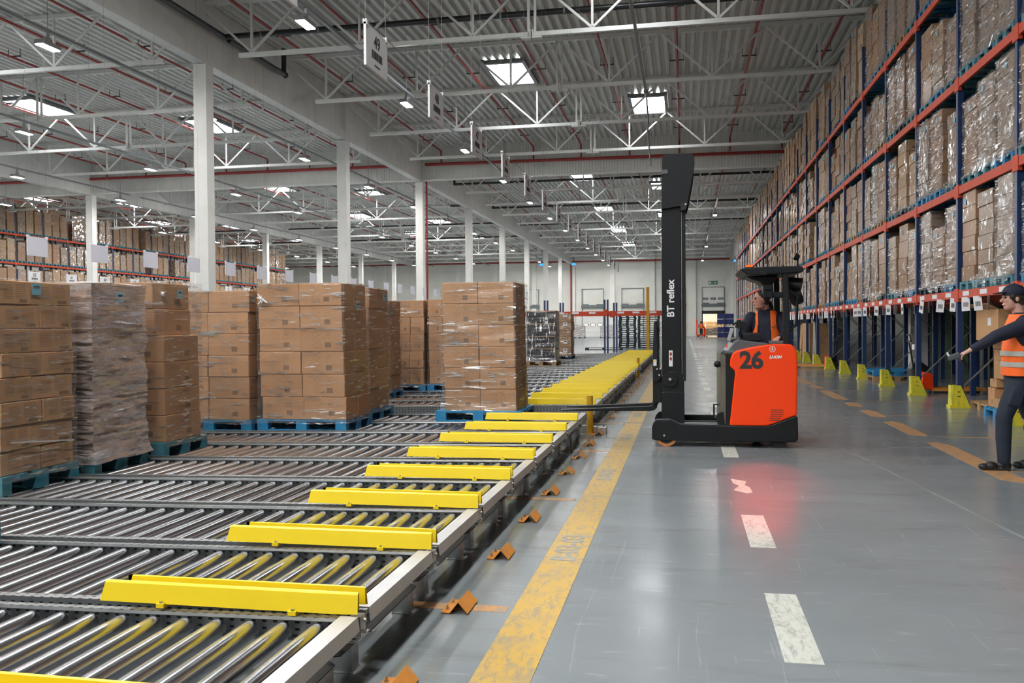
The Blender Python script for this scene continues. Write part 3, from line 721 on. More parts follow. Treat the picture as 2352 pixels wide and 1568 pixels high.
def carton_mesh(w, d, h, mat, bulge=.004, sides=True):
    """box standing on z=0, centred; u,v mapped on the four sides"""
    b = MB(); x, y = w/2, d/2
    c = random.uniform(-bulge, bulge)
    vs = [(-x, -y, 0), (x, -y, 0), (x, y, 0), (-x, y, 0), (-x, -y, h), (x, -y, h), (x, y, h), (-x, y, h)]
    fs = [(0, 1, 5, 4), (1, 2, 6, 5), (2, 3, 7, 6), (3, 0, 4, 7), (4, 5, 6, 7), (3, 2, 1, 0)]
    me = bpy.data.meshes.new('carton'); me.from_pydata(vs, [], fs); me.materials.append(mat)
    uv = me.uv_layers.new(name='uv'); i = 0
    for f in range(6):
        for p in ((0, 0), (1, 0), (1, 1), (0, 1)):
            uv.data[i].uv = p if (f < 4 and (sides or f % 2 == 0)) else (p[0]*.02, p[1]*.02); i += 1
    bm = bmesh.new(); bm.from_mesh(me); bmesh.ops.bevel(bm, geom=list(bm.edges), offset=.006, segments=1, affect='EDGES'); bm.to_mesh(me); bm.free()
    return me
_cc = {}
def carton(parent, w, d, h, mat, loc, rz=0, name='carton', sides=True):
    key = (round(w, 3), round(d, 3), round(h, 3), mat.name, sides)
    if key not in _cc: _cc[key] = carton_mesh(w, d, h, mat, sides=sides)
    return link(name, _cc[key], parent, loc, rz)
def film_shell(parent, x0, x1, y0, y1, z0, z1, mat, amp=.014, flare=.04, seed=0, name='stretch_film'):
    rnd = random.Random(seed); nu, nv = 40, 80; vs = []; per = []; tab = [[rnd.uniform(-1, 1)*(1 if rnd.random() < .6 else .2) for _ in range(9)] for _ in range(nv+1)]
    L = [(x0, y0), (x1, y0), (x1, y1), (x0, y1)]
    for a, b in zip(L, L[1:]+L[:1]):
        for i in range(nu//4): t = i/(nu/4); per.append((a[0]+(b[0]-a[0])*t, a[1]+(b[1]-a[1])*t))
    cx, cy_ = (x0+x1)/2, (y0+y1)/2; ph = [rnd.uniform(0, 6.28) for _ in range(8)]
    for j in range(nv+1):
        t = j/nv; z = z0+(z1-z0)*t
        fl = flare*max(0, 1-t*9)**1.5
        for i, (x, y) in enumerate(per):
            nx, ny = x-cx, y-cy_; n = math.hypot(nx, ny); nx /= n; ny /= n
            q = i/nu*8; q0 = int(q); wr = tab[j][q0]*(1-q+q0)+tab[j][q0+1]*(q-q0)
            wv = amp*(.35*math.sin(21*t+ph[0]+i*.35)+.3*math.sin(37*t+ph[1]-i*.6)+.45*wr) + .006
            vs.append((x+nx*(wv+fl+.010), y+ny*(wv+fl+.010), z+.006*math.sin(i*.9+ph[2])))
    fs = [(j*nu+i, j*nu+(i+1) % nu, (j+1)*nu+(i+1) % nu, (j+1)*nu+i) for j in range(nv) for i in range(nu)]
    # turned-in top rim
    top = len(vs)
    for i in range(nu):
        x, y, z = vs[nv*nu+i]; vs.append((x+(cx-x)*.14, y+(cy_-y)*.14, z1+.010))
    fs += [(nv*nu+i, nv*nu+(i+1) % nu, top+(i+1) % nu, top+i) for i in range(nu)]
    b = MB(); b.add(vs, fs); return obj(name, b, mat, parent, smooth=True)
def knot(parent, loc, s=1):
    b = MB(); rnd = random.Random(int(loc[0]*100))
    for i in range(7):
        a = rnd.uniform(0, 6.28); e = Vector((rnd.uniform(-.07, .07), -.015, rnd.uniform(-.06, .06)))*s
        b.cyl((0, 0, 0), e, .014*s, 6, .004*s)
    b.ball((0, 0, 0), .02*s, 5, 7); return obj('film_knot', b, M['knot'], parent, loc, smooth=True)
def label_tag(parent, loc, w, h, rz, mat=None, tilt=0):
    o = obj('paper_label', MB().box(-w/2, w/2, -.002, 0, -h/2, h/2), mat or M['cyan'], parent, loc, rot=(0, tilt, rz))
    obj('print', MB().box(-w*.32, w*.32, -.003, -.002, h*.08, h*.30), M['ink'], o)
    return part(o, 'light blue paper label' if mat is None else 'white paper label')
def zroll(x): return .283+(x-XE)*.016
def floor_load(label, x0, x1, y0, y1, tiers, nx, ny, card, pal, top, film='film', seed=1, jit=.012, pz=None, shift=None, L=None, W=None, alt=False, split=True, filmkw={}, wrapz=.0, group=None, sides=True):
    """x0..x1, y0..y1 extent of the goods; pallet under it; origin at the pallet's bottom centre"""
    cx, cy_ = (x0+x1)/2, (y0+y1)/2; z = zroll(cx) if pz is None else pz
    L = L or (x1-x0+.06); W = W or (y1-y0+.04)
    r = thing('wrapped_pallet_load', label, 'pallet load', (cx, cy_, z), group=group)
    pallet(r, pal, L, W, split=split)
    rnd = random.Random(seed); hz = (top-z-.146)/tiers
    for t in range(tiers):
        sx, sy = (shift[t] if shift else (rnd.uniform(-jit, jit), rnd.uniform(-jit, jit)))
        fx = [i/nx for i in range(nx+1)]; fy = [i/ny for i in range(ny+1)]
        if alt: fy = [0, .42 if t % 2 else .54, 1] if ny == 2 else fy
        for i in range(nx):
            for j in range(ny):
                w_ = (fx[i+1]-fx[i])*(x1-x0)-.006; d_ = (fy[j+1]-fy[j])*(y1-y0)-.006
                carton(r, w_, d_, hz-.004, card, (x0-cx+(fx[i]+fx[i+1])/2*(x1-x0)+sx+rnd.uniform(-.004, .004), y0-cy_+(fy[j]+fy[j+1])/2*(y1-y0)+sy+rnd.uniform(-.004, .004), .146+hz*t), rnd.uniform(-.012, .012), sides=sides)
    if film:
        film_shell(r, x0-cx-.008, x1-cx+.008, y0-cy_-.008, y1-cy_+.008, .10+wrapz, top-z+.004, M[film], seed=seed, **filmkw)
    return r, cx, cy_, z
def side_yz(r, cx, cy_, z, X, Y, Z): return (X-cx, Y-cy_, Z-z)
# A  nearest load on the left
r, cx, cy_, z = floor_load('tall pallet load of printed brown cartons, nearest one at the left edge of the frame', -6.35, -5.22, 5.92, 6.76, 8, 3, 2, M['card2'], M['pteal'], 1.90, seed=3, alt=True)
label_tag(r, (-5.205-cx, 6.32-cy_, 1.835-z), .10, .09, PI/2)
obj('film_strand', MB().bar((-5.19-cx, 6.0-cy_, .62-z), (-5.19-cx, 6.72-cy_, .55-z), .004, .012), M['knot'], r)
# B  milky film
r, cx, cy_, z = floor_load('pallet load swathed in milky stretch film, second from the left edge', -6.25, -5.17, 6.94, 7.70, 8, 2, 2, M['card3'], M['pteal'], 1.92, film='film2', seed=5, jit=.02, filmkw=dict(amp=.022, flare=.06),
    shift=[(0, .0), (0, .0), (-.01, .01), (-.04, 0), (-.04, 0), (-.045, 0), (-.05, -.01), (-.03, -.01)])
label_tag(r, (-5.150-cx, 7.33-cy_, 1.80-z), .10, .085, PI/2); label_tag(r, (-5.155-cx, 7.57-cy_, 1.60-z), .13, .115, PI/2, M['paper'], .1)
obj('bunched_film', MB().ball((0, 0, 1.65), .2, 8, 14, sc=(1.4, 1.2, .22)), M['film2'], r, smooth=True)
# C
sh = [(.01, 0), (0, .0), (.0, 0), (-.01, .01), (-.10, .0), (-.115, .0)]
r, cx, cy_, z = floor_load('narrow brown carton load with two upper tiers pushed back, third from left edge', -6.2, -5.15, 8.02, 8.68, 6, 2, 1, M['card'], M['pteal'], 1.98, seed=8, shift=sh, W=.82)
label_tag(r, (-5.225-cx, 8.44-cy_, 1.87-z), .09, .085, PI/2); knot(r, (-5.25-cx, 8.18-cy_, 1.86-z), 1.3)
# D
r, cx, cy_, z = floor_load('brown carton load behind the narrow third one, right side hidden by the next', -6.45, -5.34, 10.14, 10.98, 6, 2, 2, M['card'], M['pblue'], 1.98, seed=9, sides=False)
knot(r, (-6.35-cx, 10.10-cy_, 1.80-z)); label_tag(r, (-5.325-cx, 10.22-cy_, 1.87-z), .08, .085, PI/2)
# E
r, cx, cy_, z = floor_load('large pallet load of brown cartons on blue pallet, fifth from the left edge', -5.19, -4.08, 10.12, 10.95, 6, 2, 2, M['card'], M['pblue'], 2.055, seed=11, sides=False, shift=[(.03, 0), (.01, 0), (0, 0), (-.005, 0), (-.015, 0), (-.02, 0)])
knot(r, (-5.12-cx, 10.08-cy_, 1.86-z), 1.2); label_tag(r, (-4.055-cx, 10.55-cy_, 1.78-z), .09, .085, PI/2)
for zz in (.98, .70): part(obj('yellow_paint_scuff', MB().prism([(.0, 0), (.22, .05), (.30, .12), (.12, .10), (.05, .06)], 'x', 0, .001), M['yline'], r, (-4.06-cx, 10.5-cy_, zz-z)), 'yellow scuff mark')
# F
r, cx, cy_, z = floor_load('pallet load of brown cartons standing behind the large one, light blue label near its top', -5.35, -4.22, 11.40, 12.20, 6, 2, 1, M['card'], M['pblue'], 2.05, seed=12, sides=False, W=.98)
label_tag(r, (-4.195-cx, 11.95-cy_, 1.93-z), .09, .10, PI/2)
# G, H
r, cx, cy_, z = floor_load('pallet load of brown cartons on dark blue pallet beyond the yellow bollard row', -6.3, -5.25, 14.95, 15.85, 6, 2, 2, M['card'], M['pblue'], 1.99, seed=13, sides=False, split=False)
label_tag(r, (-5.23-cx, 15.3-cy_, 1.78-z), .09, .10, PI/2)
r, cx, cy_, z = floor_load('farther pallet load of brown cartons with a dark gap on its right', -6.25, -5.10, 16.85, 17.75, 5, 4, 2, M['card'], M['pblue'], 2.04, seed=14, sides=False, split=False)
r, cx, cy_, z = floor_load('farther pallet load of brown cartons half hidden behind the load on the forks side', -5.0, -3.85, 16.85, 17.75, 5, 4, 2, M['card'], M['pblue'], 2.05, seed=15, sides=False, split=False)
# I
r, cx, cy_, z = floor_load('pallet load of brown cartons on bright blue pallet, just before the truck forks', -3.12, -2.16, 11.18, 12.02, 6, 2, 2, M['card'], M['pblue'], 2.085, seed=16, sides=False, L=1.14, W=.98, jit=.006, shift=[(.02, 0), (.01, 0), (.005, 0), (0, 0), (-.005, 0), (-.01, 0)])
label_tag(r, (-2.13-cx, 11.7-cy_, 1.95-z), .07, .10, PI/2)
part(obj('yellow_paint_scuff', MB().prism([(.0, 0), (.10, .15), (.12, .4), (.05, .3)], 'x', 0, .001), M['yline'], r, (-2.13-cx, 11.75-cy_, .5-z)), 'yellow scuff mark')
# J black boxes, silver film
cx, cy_, z = -4.52, 28.3, .24
r = thing('wrapped_pallet_load', 'pallet load of glossy black boxes in silvery film with brown interlayers', 'pallet load', (cx, cy_, z))
pallet(r, M['wood'], 1.0, 1.1, split=False)
for t in range(4):
    obj('black_box', MB().box(-.45, .45, -.5, .5, .16+.40*t, .53+.40*t), M['blackbox'], r, bevel=.01)
    obj('interlayer', MB().box(-.46, .46, -.51, .51, .53+.40*t, .56+.40*t), M['card3'], r)
film_shell(r, -.47, .47, -.52, .52, .12, 1.76, M['filmg'], seed=4, flare=.03)
label_tag(r, (.19, -.55, 1.42), .11, .19, 0, M['paper'])
r, cx, cy_, z = floor_load('wrapped load of plain brown cartons with white labels behind the black boxes', -5.15, -4.28, 33.5, 34.5, 5, 2, 2, M['card3'], M['pdark'], 1.98, seed=21, pz=.24, split=False)
for t in (0, 1, 3, 4):
    for q in (-.2, .22): label_tag(r, (q, -.53, .32+.34*t), .17, .14, 0, M['paper'])
# left edge pallet end by the frame border
r = thing('pallet', 'corner of a blue pallet with a raw wooden board at the left frame edge', 'pallet', (-4.50, 4.13, zroll(-4.5)))
pallet(r, M['pteal'], 1.0, .80, name='pallet_frame', split=False); obj('carton_sheet', MB().box(-.5, .5, -.40, .40, .146, .165), M['wood'], r)

# far wrapped loads near the docks, totes, cart
for i, (x, y, wd, tp) in enumerate(((-14.6, 112, 1.1, 1.75), (-13.2, 112.5, 1.3, 1.65), (-10.2, 114, 1.0, 1.5), (-8.9, 113, 1.2, 1.7), (-2.6, 113, 1.3, 2.0), (-1.2, 113.2, 1.2, 1.6))):
    r = thing('wrapped_pallet_load', 'small far wrapped load before the closed dock doors, %s counted from the red downpipe' % ORD[i], 'pallet load', (x, y, 0))
    pallet(r, M['pdark'], wd+.1, 1.0, split=False)
    for q in range(2):
        for t in range(3): obj('carton', MB().box(-wd/2+q*wd/2, q*wd/2-.02, -.45, .45, .15+t*(tp-.15)/3, .13+(t+1)*(tp-.15)/3), (M['cardw2'] if (q+t+i) % 3 else M['cardw3']), r)
    film_shell(r, -wd/2, wd/2, -.48, .48, .1, tp, M['film2'], seed=i, amp=.03)
for j in range(2):
    for lv in range(2):
        r = thing('crate_stack', 'dark blue plastic crate block beside the far rack end, %s %s' % (('upper', 'lower')[1-lv], ('left one', 'right one')[j]), 'crate', (3.95+1.0*j*.9, 99+.3*j, lv*1.45))
        for a in range(2):
            for b in range(2): obj('crate', MB().box(-.44+.44*a, -.02+.44*a, -.5, .5, .14+.60*b, .70+.60*b), M['bluec'], r, bevel=.02)
        pallet(r, M['wood'], .95, 1.0, split=False)
r = thing('goods_cart', 'grey goods cart with cartons before the bright dock opening', 'cart', (3.4, 112, 0))
obj('cage', MB().box(-.8, .8, -.4, .4, .25, .3).box(-.8, -.76, -.4, .4, .3, 1.3).box(.76, .8, -.4, .4, .3, 1.3), M['brace'], r)
for a in (-.7, .7): obj('wheel', MB().cyl((a, -.35, .1), (a, -.3, .1), .1, 10), M['rubber'], r)
obj('carton', MB().box(-.7, .0, -.35, .35, .3, 1.1).box(.05, .72, -.35, .35, .3, 1.2), M['cardw2'], r)
for i in range(5):
    r = thing('carton_stack', 'pale carton stack in the bright hall beyond the open door, %s from its left' % ORD[i], 'cartons', (1.2+1.2*i, Y1+9, 0))
    for t in range(4): obj('carton', MB().box(-.55, .55, -.5, .5, .05+.5*t, .5+.5*t), M['card3'], r)

# low bridge rack and stacks of empty pallets in the middle distance
r = thing('low_rack', 'low empty rack with blue posts and one orange beam line beyond the roller lanes', 'rack', (0, 0, 0))
for x, y, h in ((-7.5, 47.9, 2.93), (-4.2, 47.9, 2.93), (-.95, 47.9, 2.93), (-7.2, 51.9, 2.9), (-4.02, 51.9, 2.86), (-.8, 51.9, 2.86)):
    for dx in (-.06, .10) if x > -5 or y < 50 else (-.05, .12):
        obj('upright', MB().box(x+dx-.045, x+dx+.045, y-.05, y+.05, 0, h), M['rackblue'], r)
    obj('foot_plate', MB().box(x-.14, x+.18, y-.08, y+.08, 0, .02), M['rackblue2'], r)
for y, z0 in ((47.9, 2.10), (51.9, 2.08)):
    for x0, x1 in ((-10.7, -7.5), (-7.5, -4.2), (-4.2, -.95)):
        b = obj('beam', MB().box(x0+.1, x1, y-.10, y-.05, z0, z0+.20), M['rackor'], r)
        obj('connector', MB().box(x1-.1, x1+.1, y-.12, y-.05, z0-.08, z0+.3), M['rackor'], r)
        for q in (.25, .5, .78): obj('location_label', MB().box(x0+(x1-x0)*q-.18, x0+(x1-x0)*q+.18, y-.106, y-.10, z0+.07, z0+.17), M['paper'], r)
for si, (x, y) in enumerate(((-3.85, 60.9), (-2.4, 60.6))):
    for t in range(15):
        o = tag(pallet(None, M['pdark'], 1.15 if si == 0 else 1.45, .9, (x+random.uniform(-.03, .03), y, .005+.1485*t), split=False), 'dark blue empty pallet, %s from floor in %s stack behind the low rack' % (ORD[t], ('left', 'right')[si]), 'pallet', 'empty pallets stacked behind the low rack')
o = tag(pallet(None, M['pdark'], 2.3, .9, (-5.0, 55.6, .0), split=False), 'single flat dark pallet on the floor left of the empty pallet stacks', 'pallet')

# ------------------------------------------------------------------ right-hand pallet racking
RX, RY0, BAY, NB = 4.75, 14.05, 2.83, 25
LV = [1.94, 3.77, 5.66, 7.62]; BH = .14
um = MB().box(-.0, .10, -.05, .05, 0, 9.0).mesh('upright', M['rackblue'])
umt = MB().box(-.0, .10, -.05, .05, 0, 8.55).mesh('upright', M['rackblue'])
fpm = MB().box(-.02, .12, -.08, .08, 0, .01).mesh('foot_plate', M['rackblue2'])
bmf = MB().box(-.002, .045, .05, BAY-.05, 0, BH).mesh('beam', M['rackor'])
cnm = MB().box(-.012, .05, -.115, .115, -.06, BH+.03).mesh('beam_connector', M['rackor'])
brm = {}
def brace(kind):
    if kind not in brm:
        b = MB(); z = .35; f = 1
        while z < 8.0:
            b.bar((.08 if f else 1.08, 0, z), (1.08 if f else .08, 0, z+1.0), .035, .02); z += 1.0; f = 1-f
        brm[kind] = b.mesh('brace', M['brace'])
    return brm[kind]
lbm = MB().box(-.004, -.002, -.17, .17, .035, .115).mesh('location_label', M['paper'])
lbp = MB()
for q in range(4): lbp.box(-.006, -.004, -.15+.08*q, -.11+.08*q, .055, .10)
lbp = lbp.mesh('print', M['ink'])
rack = thing('pallet_rack', 'tall blue and orange pallet rack running along the right side of the truck aisle', 'rack', (RX, RY0, 0))
for k in range(-1, NB+1):
    y = BAY*k
    link('upright', um, rack, (0, y, 0)); link('upright', um, rack, (1.06, y, 0)); link('foot_plate', fpm, rack, (0, y, 0))
    link('brace', brace(0), rack, (0, y, 0))
    if k == NB: continue
    for li, z in enumerate(LV):
        b = link('beam', bmf, rack, (0, y, z)); link('beam_connector', cnm, b, (0, 0, 0))
        if k < 14: link('beam', bmf, rack, (1.11, y, z))
        if li == 0 and k < 12:
            for q in (.5, 1.4, 2.3):
                lo = link('location_label', lbm, b, (-.002, q, 0))
r2 = thing('pallet_rack', 'second blue pallet rack back to back behind the first one', 'rack', (RX+1.98, RY0, 0))
for k in range(-1, 14):
    y = BAY*k
    for xx in (0, 1.06): link('upright', um, r2, (xx, y, 0))
    link('brace', brace(0), r2, (0, y, 0))
    for li, z in enumerate(LV[:2]):
        for xx in (-.0, 1.11): link('beam', bmf, r2, (xx, y, z))
    goods = MB()
for li in range(4):
    gb = MB()
    for k in range(-1, 20):
        for q in range(3): gb.box(.05, 1.15, .12+BAY*k+.9*q, .95+BAY*k+.9*q, LV[li]+.15, LV[li]+.15+(1.55 if li < 3 else 1.9))
    o = obj('filler_cartons', gb, M['cardw'], r2); o['kind'] = 'stuff'  # plain cartons added to keep the gaps of the first rack dark
r3 = thing('pallet_rack', 'third blue rack seen through the open ground bays, across the next aisle', 'rack', (11.5, RY0, 0))
for k in range(-1, 10):
    for xx in (0, 1.06): link('upright', um, r3, (xx, BAY*k, 0))
    for z in (1.94, 3.77): link('beam', bmf, r3, (0, BAY*k, z))
gb = MB()
for li in range(4):
    for k in range(-1, 20):
        for q in range(3): gb.box(.05, 1.15, .12+BAY*k+.9*q, .95+BAY*k+.9*q, LV[li]+.15, LV[li]+1.75)
o = obj('filler_cartons', gb, M['cardw3'], r3); o['kind'] = 'stuff'
# goods: near loads carry their own cartons, far ones are single meshes
def tiers_of(h, n, mat): return h/n
pm_ = {}
pallet_ry = {}
def rot_pallet(parent, mat):
    key = mat.name
    if key not in pallet_ry:
        b = MB()
        for n, q in pallet_pieces(1.2, .8): b.box(*q)
        pallet_ry[key] = b.mesh('pallet', mat)
    return link('pallet', pallet_ry[key], parent)
def skirt(h, w=.82, seed=0):
    b = MB(); rnd = random.Random(seed); n = 18; vs = []
    for j in range(5):
        t = j/4
        for i in range(n):
            y = -w/2+w*i/(n-1); vs.append((-.618-.05*(1-t)-.010*abs(math.sin(i*1.3+seed))-.008*rnd.random(), y, .03+.20*t+.02*math.sin(i*.8+seed)*(1-t)))
    fs = [(j*n+i, j*n+i+1, (j+1)*n+i+1, (j+1)*n+i) for j in range(4) for i in range(n-1)]
    return b.add(vs, fs).mesh('film_skirt', M['film'], True)
skm = [skirt(0, seed=i) for i in range(4)]
fm_ = {}
def near_load(label, x, y, z, h, n, mat, pmat, seed, group):
    rnd = random.Random(seed)
    r = thing('wrapped_pallet_load', label, 'pallet load', (x, y, z), group=group)
    rot_pallet(r, pmat); hz = h/n
    w = rnd.choice((.70, .74, .77))
    for t in range(n):
        s = rnd.uniform(-.012, .012)
        for j in range(2): carton(r, .56, w, hz-.004, mat, (-.29+.58*j+s, rnd.uniform(-.01, .01), .146+hz*t), rnd.uniform(-.01, .01))
    if seed % 3: link('film_skirt', skm[seed % 4], r)
    if rnd.random() < .75: o = link('paper_label', label_m, r, (-.582, rnd.uniform(-.2, .2), .146+h-.16)); part(o, 'light blue paper label')
    if rnd.random() < .8:
        key = (round(h, 1), seed % 3)
        if key not in fm_:
            o = film_shell(r, -.585, .585, -.375, .375, .10, .15+h, M['film'], seed=seed); fm_[key] = o.data
        else: link('stretch_film', fm_[key], r)
    return r
label_m = MB().box(-.004, 0, -.045, .045, -.05, .05).mesh('paper_label', M['cyan'])
fl = {}
def far_mesh(h, n, mat, pmat, ny=1):
    key = (round(h, 2), n, mat.name, pmat.name, ny)
    if key not in fl:
        b = MB(); rnd = random.Random(len(fl)+3)
        for _, q in pallet_pieces(1.2, .8): b.box(*q, m=1)
        hz = h/n
        for t in range(n):
            s = rnd.uniform(-.02, .02)
            for j in range(ny):
                a = -.37+.74*j/ny; b.box(-.58+s, .58+s, a+.003, a+.74/ny-.003, .146+hz*t, .142+hz*(t+1), m=0)
        b.box(-.586, -.58, .02, .11, .146+h-.22, .146+h-.10, m=2)
        fl[key] = b.mesh('wrapped_pallet_load', [mat, pmat, M['cyan']])
    return fl[key]
rnd = random.Random(42)
mats = [M['cardw'], M['cardw'], M['cardw2'], M['cardw3'], M['cardw2']]; pms = [M['pteal'], M['pblue'], M['wood'], M['pteal'], M['pdark']]
names = {M['cardw'].name: 'tan', M['cardw2'].name: 'milky wrapped', M['cardw3'].name: 'light brown'}
lvn = ['first', 'second', 'third', 'top']; sn = ['near', 'middle', 'far']
stuffm = MB(); NIND = 17
for k in range(-1, NB):
    for li, z in enumerate(LV):
        for q in range(3):
            y = RY0+BAY*k+.53+.895*q; h = rnd.choice([1.12, 1.30, 1.42, 1.5, 1.5, 1.54]) if li < 3 else rnd.choice([1.6, 1.85, 2.05, 1.95])
            n = rnd.choice([4, 5, 6, 6]); mt = rnd.choice(mats); pmt = rnd.choice(pms); x = RX+.605+rnd.uniform(-.015, .05); zz = z+BH
            if rnd.random() < .05 and li > 0: continue
            lab = '%s carton load, %s beam level of aisle rack, %s bay past worker, %s slot' % (names[mt.name], lvn[li], ORD[k+1], sn[q])
            if k < 4: near_load(lab, x, y, zz, h, n, mt, pmt, k*12+li*3+q+13, 'wrapped loads in the aisle rack')
            elif k < NIND: tag(link('wrapped_pallet_load', far_mesh(h, n, mt, pmt, 1 if (k+q) % 3 else 2), None, (x, y, zz)), lab, 'pallet load', 'wrapped loads in the aisle rack')
            else:
                stuffm.box(x-.58, x+.58, y-.40, y+.40, zz+.146, zz+.146+h, m=rnd.choice((0, 1, 2))); stuffm.box(x-.6, x+.6, y-.4, y+.4, zz, zz+.14, m=3)
o = tag(obj('wrapped_loads', stuffm, [M['cardw'], M['cardw2'], M['cardw3'], M['pteal']]), 'far wrapped loads filling the last bays of the aisle rack', 'pallet loads', kind='stuff')
# yellow guards at the feet
gmesh = MB(); gmesh.prism([(-.13, 0), (.10, 0), (.06, .40), (-.06, .40)], 'x', -.10, -.075)
def upright_guard(k):
    r = thing('post_guard', 'yellow scuffed guard at the foot of the aisle rack, %s upright past the walking worker' % ORD[k+1], 'guard', (RX, RY0+BAY*k, 0), group=None)
    obj('shield', MB().prism([(-.10, 0), (.10, 0), (.075, .40), (-.075, .40)], 'x', -.115, -.085).prism([(-.115, 0), (.20, 0), (.035, .40), (-.10, .40)], 'y', -.12, -.095).prism([(-.115, 0), (.20, 0), (.035, .40), (-.10, .40)], 'y', .095, .12), M['gyellow'], r)
    obj('slot', MB().box(-.02, .02, -.123, -.12, .28, .295).box(-.02, .03, -.123, -.12, .20, .215), M['ink'], r)
    obj('foot_flange', MB().box(-.14, -.11, -.12, .12, 0, .05), M['gyellow'], r)
for k in range(0, 24): upright_guard(k)
# paper tags hanging under the first beam
tgm = MB().box(-.001, .001, -.075, .075, -.24, 0).mesh('hanging_tag', M['paper']); tgi = MB()
for q in range(7): tgi.box(-.003, -.001, -.045+.013*q, -.038+.013*q, -.17, -.09)
tgi = tgi.mesh('print', M['ink'])
rnd = random.Random(5); i = 0
for k in range(-1, 17):
    for q in ((.20, 1.0, 1.62, 2.35) if k < 6 else (.4, 1.3, 2.2)):
        o = link('hanging_tag', tgm, None, (RX-.02, RY0+BAY*k+q+rnd.uniform(-.15, .15), LV[0]+.01), rot=(rnd.uniform(-.10, .10), rnd.uniform(-.05, .05), rnd.uniform(-.7, .9)*1.0))
        o.rotation_euler.x += .35 if (k, q) == (1, 2.35) else 0
        tag(o, 'white paper tag under first rack beam, %s bay past the worker, %s in it' % (ORD[k+1], ORD[int(q/.75)]), 'tag', 'paper tags under the rack beam')
        if k < 6: link('print', tgi, o)
# things standing in the open ground bays
def loose(x0, x1, y0, y1, z0, z1, label, mat='card3', rz=0, group=None):
    cx, cy_ = (x0+x1)/2, (y0+y1)/2
    o = obj('cardboard_box', carton_mesh(x1-x0, y1-y0, z1-z0, M[mat]), None, None, (cx, cy_, z0), rz) if False else link('cardboard_box', carton_mesh(x1-x0, y1-y0, z1-z0, M[mat]), None, (cx, cy_, z0), rz)
    tag(o, label, 'box', group)
    obj('tape', MB().box(-(x1-x0)/2-.001, (x1-x0)/2+.001, -.025, .025, z1-z0-.04, z1-z0+.001), M['tape'], o)
    return o
p1 = tag(pallet(None, M['pblue'], 1.2, 1.0, (5.40, 15.1, 0), split=False), 'blue pallet on the floor behind the walking worker, carrying small loose boxes', 'pallet')
BX = [(4.86, 5.16, 15.28, 15.58, .148, .46, 'square box'), (4.84, 5.10, 14.92, 15.2, .148, .30, 'low box'), (4.86, 5.12, 14.62, 14.90, .148, .36, 'small box'), (5.2, 5.6, 14.62, 15.0, .148, .42, 'box at the pallet front'),
      (5.14, 5.5, 15.05, 15.4, .148, .52, 'box in the middle'), (4.87, 5.15, 15.22, 15.52, .47, .60, 'flat box'), (5.16, 5.66, 14.62, 15.02, .43, .56, 'flat wide box'), (5.12, 5.6, 14.66, 15.02, .57, .70, 'upper flat wide box'), (4.9, 5.3, 15.02, 15.4, .61, .90, 'brown box with printed side'),
      (5.3, 5.62, 15.15, 15.55, .53, .98, 'upright box'), (5.25, 5.6, 14.7, 15.05, .81, 1.0, 'square upper box'), (5.26, 5.6, 14.72, 15.02, 1.01, 1.27, 'topmost small box'), (5.62, 5.95, 14.7, 15.5, .148, 1.1, 'tall box at the back')]
for i, b in enumerate(BX): loose(*b[:6], 'loose brown %s on the blue pallet behind the walking worker' % b[6], 'card3' if i % 3 else 'card')
p1 = tag(pallet(None, M['wood'], 1.0, .9, (5.45, 16.35, 0), split=False), 'dark wooden pallet behind the second yellow guard, under tall boxes', 'pallet')
loose(5.30, 5.9, 15.95, 16.7, .148, 1.05, 'big plain box behind the blue upright, below the open carton'); loose(5.25, 5.8, 15.95, 16.6, 1.06, 1.20, 'flat box under the open carton')
o = tag(link('open_carton', None, None, (5.42, 16.0, 1.21)), 'large open-topped brown carton with flaps, on the box pile behind the worker\'s arm', 'box')
obj('carton_body', MB().box(-.45, .45, -.55, -.54, 0, .52).box(-.45, .45, .54, .55, 0, .52).box(-.45, -.44, -.54, .54, 0, .52).box(.44, .45, -.54, .54, 0, .52).box(-.44, .44, -.54, .54, 0, .01), M['card3'], o)
obj('flap', MB().prism([(-.45, .52), (-.62, .60), (-.62, .61), (-.45, .53)], 'y', -.54, .54), M['card3'], o); obj('paper_label', MB().box(-.453, -.45, -.2, -.05, .25, .38), M['paper'], o)
for i, (y, mt) in enumerate(((25.0, 'wood'), (25.0, 'pblue'))):
    tag(pallet(None, M[mt], 1.2, 1.6, (5.4, y, .148*i), split=False), '%s pallet on the floor under the rack behind the fourth guard, %s one' % (('raw wooden', 'blue painted')[i], ('lower', 'upper')[i]), 'pallet')
for q in range(3): tag(pallet(None, M['pdark'], 1.1, 1.3, (6.9, 18.6, .005+.148*q), split=False), 'dark blue pallet lying in the second rack row, %s from the floor' % ORD[q], 'pallet', None)
loose(4.90, 5.7, 36.9, 39.0, .0, 1.55, 'big plain brown carton standing upright in a far ground bay')
tag(obj('wooden_board', MB().box(0, .03, -.35, .35, 0, 1.5), M['card3'], None, (4.95, 40.3, 0), rot=(0, .06, 0)), 'light brown board leaning in a far ground bay beside the carton', 'board')
tag(obj('trestle', MB().bar((0, 0, 0), (0, .35, 1.6), .04).bar((0, .7, 0), (0, .35, 1.6), .04), M['white'], None, (4.85, 34.8, 0)), 'white two-legged trestle frame standing under the rack near the large carton', 'trestle')
tag(obj('tarpaulin', MB().box(0, .05, -3.5, 3.5, .0, 3.2), M['greent'], None, (9.5, 36, 0)), 'dark green sheet hanging deep behind the rack', 'tarpaulin')
tag(obj('cable_tray_post', MB().box(-.3, .3, -.3, .3, 0, 3.5), M['concrete'], None, (8.6, 24.5, 0)), 'pale grey pier standing beyond the second rack', 'pier')

